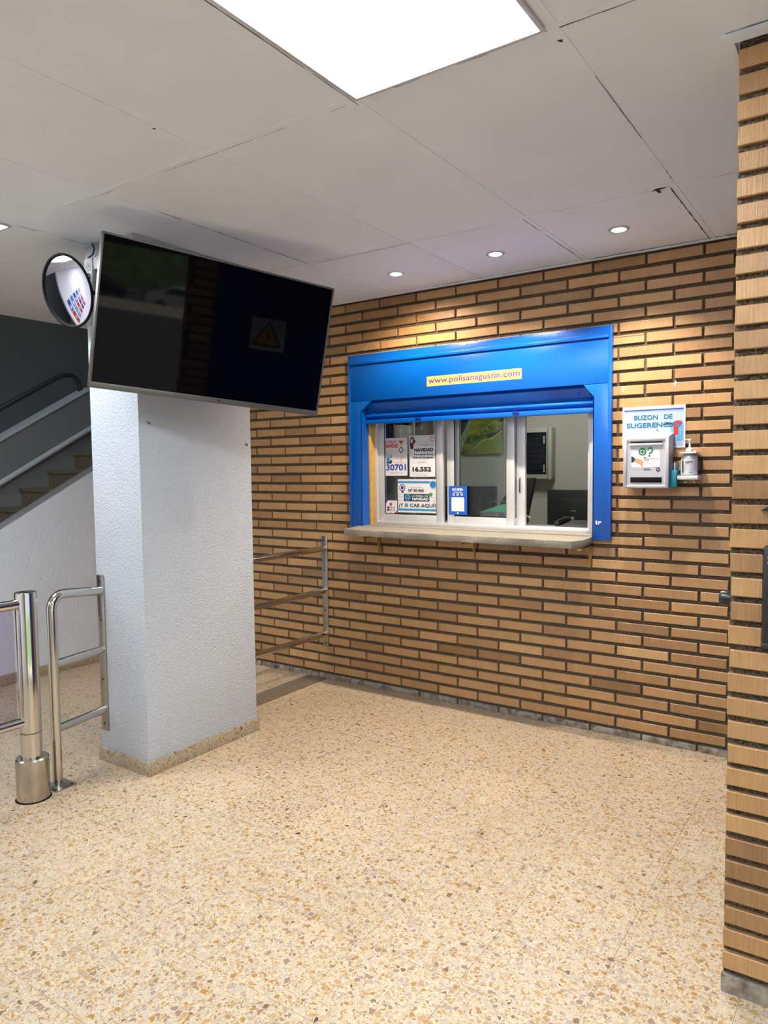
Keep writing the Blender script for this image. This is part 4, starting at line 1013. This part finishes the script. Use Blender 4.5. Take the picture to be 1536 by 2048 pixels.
ch = thing('office_chair', 'black office chair with leaning back behind the wire tray', 'chair', (-2.38, 1.2, 0))
b = MB(); b.prism([(-2.345, 1.28, 1.40), (-2.20, 1.32, 1.40), (-2.28, 1.30, .98), (-2.60, 1.24, .98)], (0, .05, 0), .01); b.build('backrest', 'blackm', ch)
b = MB(); b.box(-2.62, -2.16, .86, 1.28, .50, .57, .03); b.build('seat', 'blackm', ch)
b = MB(); b.lathe((-2.39, 1.07, .08), (0, 0, 1), [(.03, 0), (.03, .43)], 14); b.build('column', 'blackm', ch)
for i in range(5):
    a = 2*PI*i/5; b = MB(); b.tube([(-2.39, 1.07, .1), (-2.39+.28*math.cos(a), 1.07+.28*math.sin(a), .05)], .018, 8); b.lathe((-2.39+.28*math.cos(a), 1.07+.28*math.sin(a), 0), (0, 0, 1), [(.02, 0), (.025, .03), (.02, .055)], 10); b.build('leg', 'blackm', ch)
b = MB(); b.box(-2.47, -2.43, 1.24, 1.30, .54, 1.0, .004); b.build('back_bar', 'blackm', ch)
ph = thing('desk_phone', 'black desk telephone at the lower right of the open window', 'telephone', (-1.6, .42, 1.10))
b = MB(); b.prism([(-1.66, .35, 1.10), (-1.66, .55, 1.10), (-1.66, .55, 1.145), (-1.66, .35, 1.120)], (.22, 0, 0), .004); b.build('base', 'blackm', ph)
b = MB(); b.tube([(-1.655, .36, 1.130), (-1.650, .40, 1.142), (-1.645, .50, 1.152), (-1.645, .55, 1.150)], .016, 10); b.build('handset', 'black', ph)
b = MB(); b.box(-1.735, -1.668, .56, .60, 1.10, 1.115, .001); tag(b.build('note_pad', 'ylw'), 'small yellow note pad on the inner counter beside the telephone', 'note pad')
b = MB(); b.tube([(-2.33, .50, 1.104), (-2.30, .47, 1.118), (-2.27, .49, 1.128), (-2.245, .46, 1.12), (-2.24, .52, 1.104)], .006, 8); tag(b.build('white_cable', 'white'), 'short white cable loop left of the wire tray', 'cable')
lamp = thing('clamp_lamp', 'small black and white clamp lamp right of the wire tray', 'lamp', (-1.93, .5, 1.10))
b = MB(); b.tube([(-1.93, .5, 1.10), (-1.93, .5, 1.20)], .006, 8); b.build('stem', 'blackm', lamp)
b = MB(); b.tube([(-1.93, .49, 1.16), (-1.90, .48, 1.165), (-1.875, .47, 1.155)], .006, 8); b.build('white_arm', 'white', lamp)
b = MB(); b.lathe((-1.915, .49, 1.185), (.7, -.3, .1), [(.008, 0), (.011, .012), (.009, .022)], 12); b.build('upper_knob', 'blackm', lamp)
b = MB(); b.lathe((-1.915, .49, 1.135), (.7, -.3, .1), [(.008, 0), (.011, .012), (.009, .022)], 12); b.build('lower_knob', 'blackm', lamp)
# shelving with binders and tinsel seen through the left pane
sf = thing('office_shelving', 'metal shelving with dark binders behind the left window pane', 'shelves', (-3.9, 1.9, 0))
for z in (.4, .8, 1.2, 1.6, 2.0):
    b = MB(); b.box(-4.3, -3.56, 1.75, 2.15, z, z+.02, .002); b.build('shelf', 'alud', sf)
for x in (-4.3, -3.58):
    for y in (1.75, 2.13):
        b = MB(); b.box(x, x+.02, y, y+.02, 0, 2.3, .001); b.build('upright', 'alu', sf)
x = -4.27
for c, w_, h_, lab in (('blackm', .075, .29, 'black ring binder at the far left end of the office shelf'), ('dkteal', .07, .27, 'slate blue ring binder behind the red and white lottery poster'), ('inkbr', .06, .30, 'dark brown ring binder on the office shelf next to a beige one'), ('conc', .075, .26, 'beige ring binder on the office shelf behind the left pane'), ('bluedk', .08, .28, 'dark blue ring binder on the office shelf behind the left pane'), ('rubber', .07, .31, 'black ring binder on the office shelf right of a dark blue one'), ('sage', .06, .27, 'sage green ring binder at the right end of the office shelf')):
    tag(MB().box(x, x+w_, 1.78, 2.05, 1.62, 1.62+h_, .003).build('ring_binder', c), lab, 'binder', 'binders on the office shelving'); x += w_+.008
# tinsel garlands hanging just inside the glass
for gi, (x0, ln) in enumerate(((-2.755, .09), (-2.70, .12), (-2.635, .13), (-2.54, .11), (-2.40, .20))):
    b = MB(); x = x0; z = 1.86
    b.tube([(x, .206, 1.965), (x+.004, .206, 1.95-ln-.1)], .0015, 5)
    for i in range(60):
        zz = 1.95-(ln+.1)*i/60; a = random.random()*2*PI; L_ = .010+.008*random.random()
        d = Vector((math.cos(a), .5*abs(math.sin(a)), (random.random()-.5)))*L_; c = Vector((x+.004*i/60, .210, zz))
        b.face([c, c+d+Vector((0, 0, .003)), c+d-Vector((0, 0, .003))])
    tag(b.build('tinsel_garland', 'steel'), ['silver tinsel strand at the far left edge of the left pane', 'silver tinsel strand second from the left in the left pane', 'silver tinsel strand in the middle of the left pane', 'silver tinsel strand above the 16.552 poster', 'long silver tinsel strand beside the middle window stile'][gi], 'tinsel', 'tinsel strands behind the left pane')

# ------------------------------------------------------------------ outside the entrance (seen in the television's reflection)
b = MB(); b.prism([(1.15, -30, -.02), (36, -30, -2.65), (36, 25, -2.65), (1.15, 25, -.02)], (0, 0, -.1)); b.box(36, 44, -30, 25, -2.75, -2.65); struct(b.build('ground', 'asph'))
b = MB(); b.box(33.5, 34, -30, 25, -2.6, -2.0); struct(b.build('trim_kerb_wall', 'conc'))
bm = bmesh.new(); g = bmesh.ops.create_grid(bm, x_segments=40, y_segments=60, size=1)
for v in bm.verts:
    x = 43+ (v.co.x+1)*14; y = v.co.y*45-3; h = -2.7+13*(min(1, max(0, (x-43)/20)))**.9
    v.co = Vector((x, y, h+(math.sin(x*1.3+y*.7)+math.sin(y*1.9))*.25))
me = bpy.data.meshes.new('grass_bank'); bm.to_mesh(me); bm.free(); me.materials.append(M['grass']); o = bpy.data.objects.new('grass_bank', me); COL.objects.link(o); struct(o)
def car(x, y, z, rot, paint, lab):
    t = thing('parked_car', lab, 'car', (x, y, z), group='cars parked on the street', rot=(0, 0, rot))
    side = [(-2.1, .35), (-2.15, .75), (-1.95, .92), (-1.3, .98), (-.75, 1.40), (.75, 1.42), (1.35, 1.0), (2.0, .88), (2.15, .6), (2.1, .35)]
    b = MB(); b.prism([(a, -.85, c) for a, c in side], (0, 1.7, 0), .06); b.build('body', paint, t, local=True)
    b = MB()
    for s_ in (-.86, .845): b.prism([(-1.18, s_, 1.0), (-.70, s_, 1.34), (.70, s_, 1.36), (1.18, s_, 1.0)], (0, .015, 0))
    b.build('side_windows', 'cwin', t, local=True)
    for wx in (-1.3, 1.3):
        for wy in (-.86, .66):
            b = MB(); b.lathe((wx, wy, .33), (0, 1, 0), [(.3, 0), (.33, .03), (.33, .17), (.3, .2)], 24); b.build('wheel', 'tyre', t, local=True)
car(36.6+.8, -2.6, -2.65, PI/2, 'car1', 'silver car parked outside, reflected at the middle of the television')
car(36.6+.8, -7.9, -2.65, PI/2, 'car2', 'dark car parked outside, reflected at the left of the television')
# entrance side: lintel and door posts
b = MB(); b.box(1.05, 1.15, -6.4, -1.5, 2.25, 2.78); b.box(.15, 1.15, -1.6, -1.45, 0, 2.78); b.box(1.05, 1.15, -6.4, -5.2, 0, 2.25); struct(b.build('wall_entrance', 'wallg'))
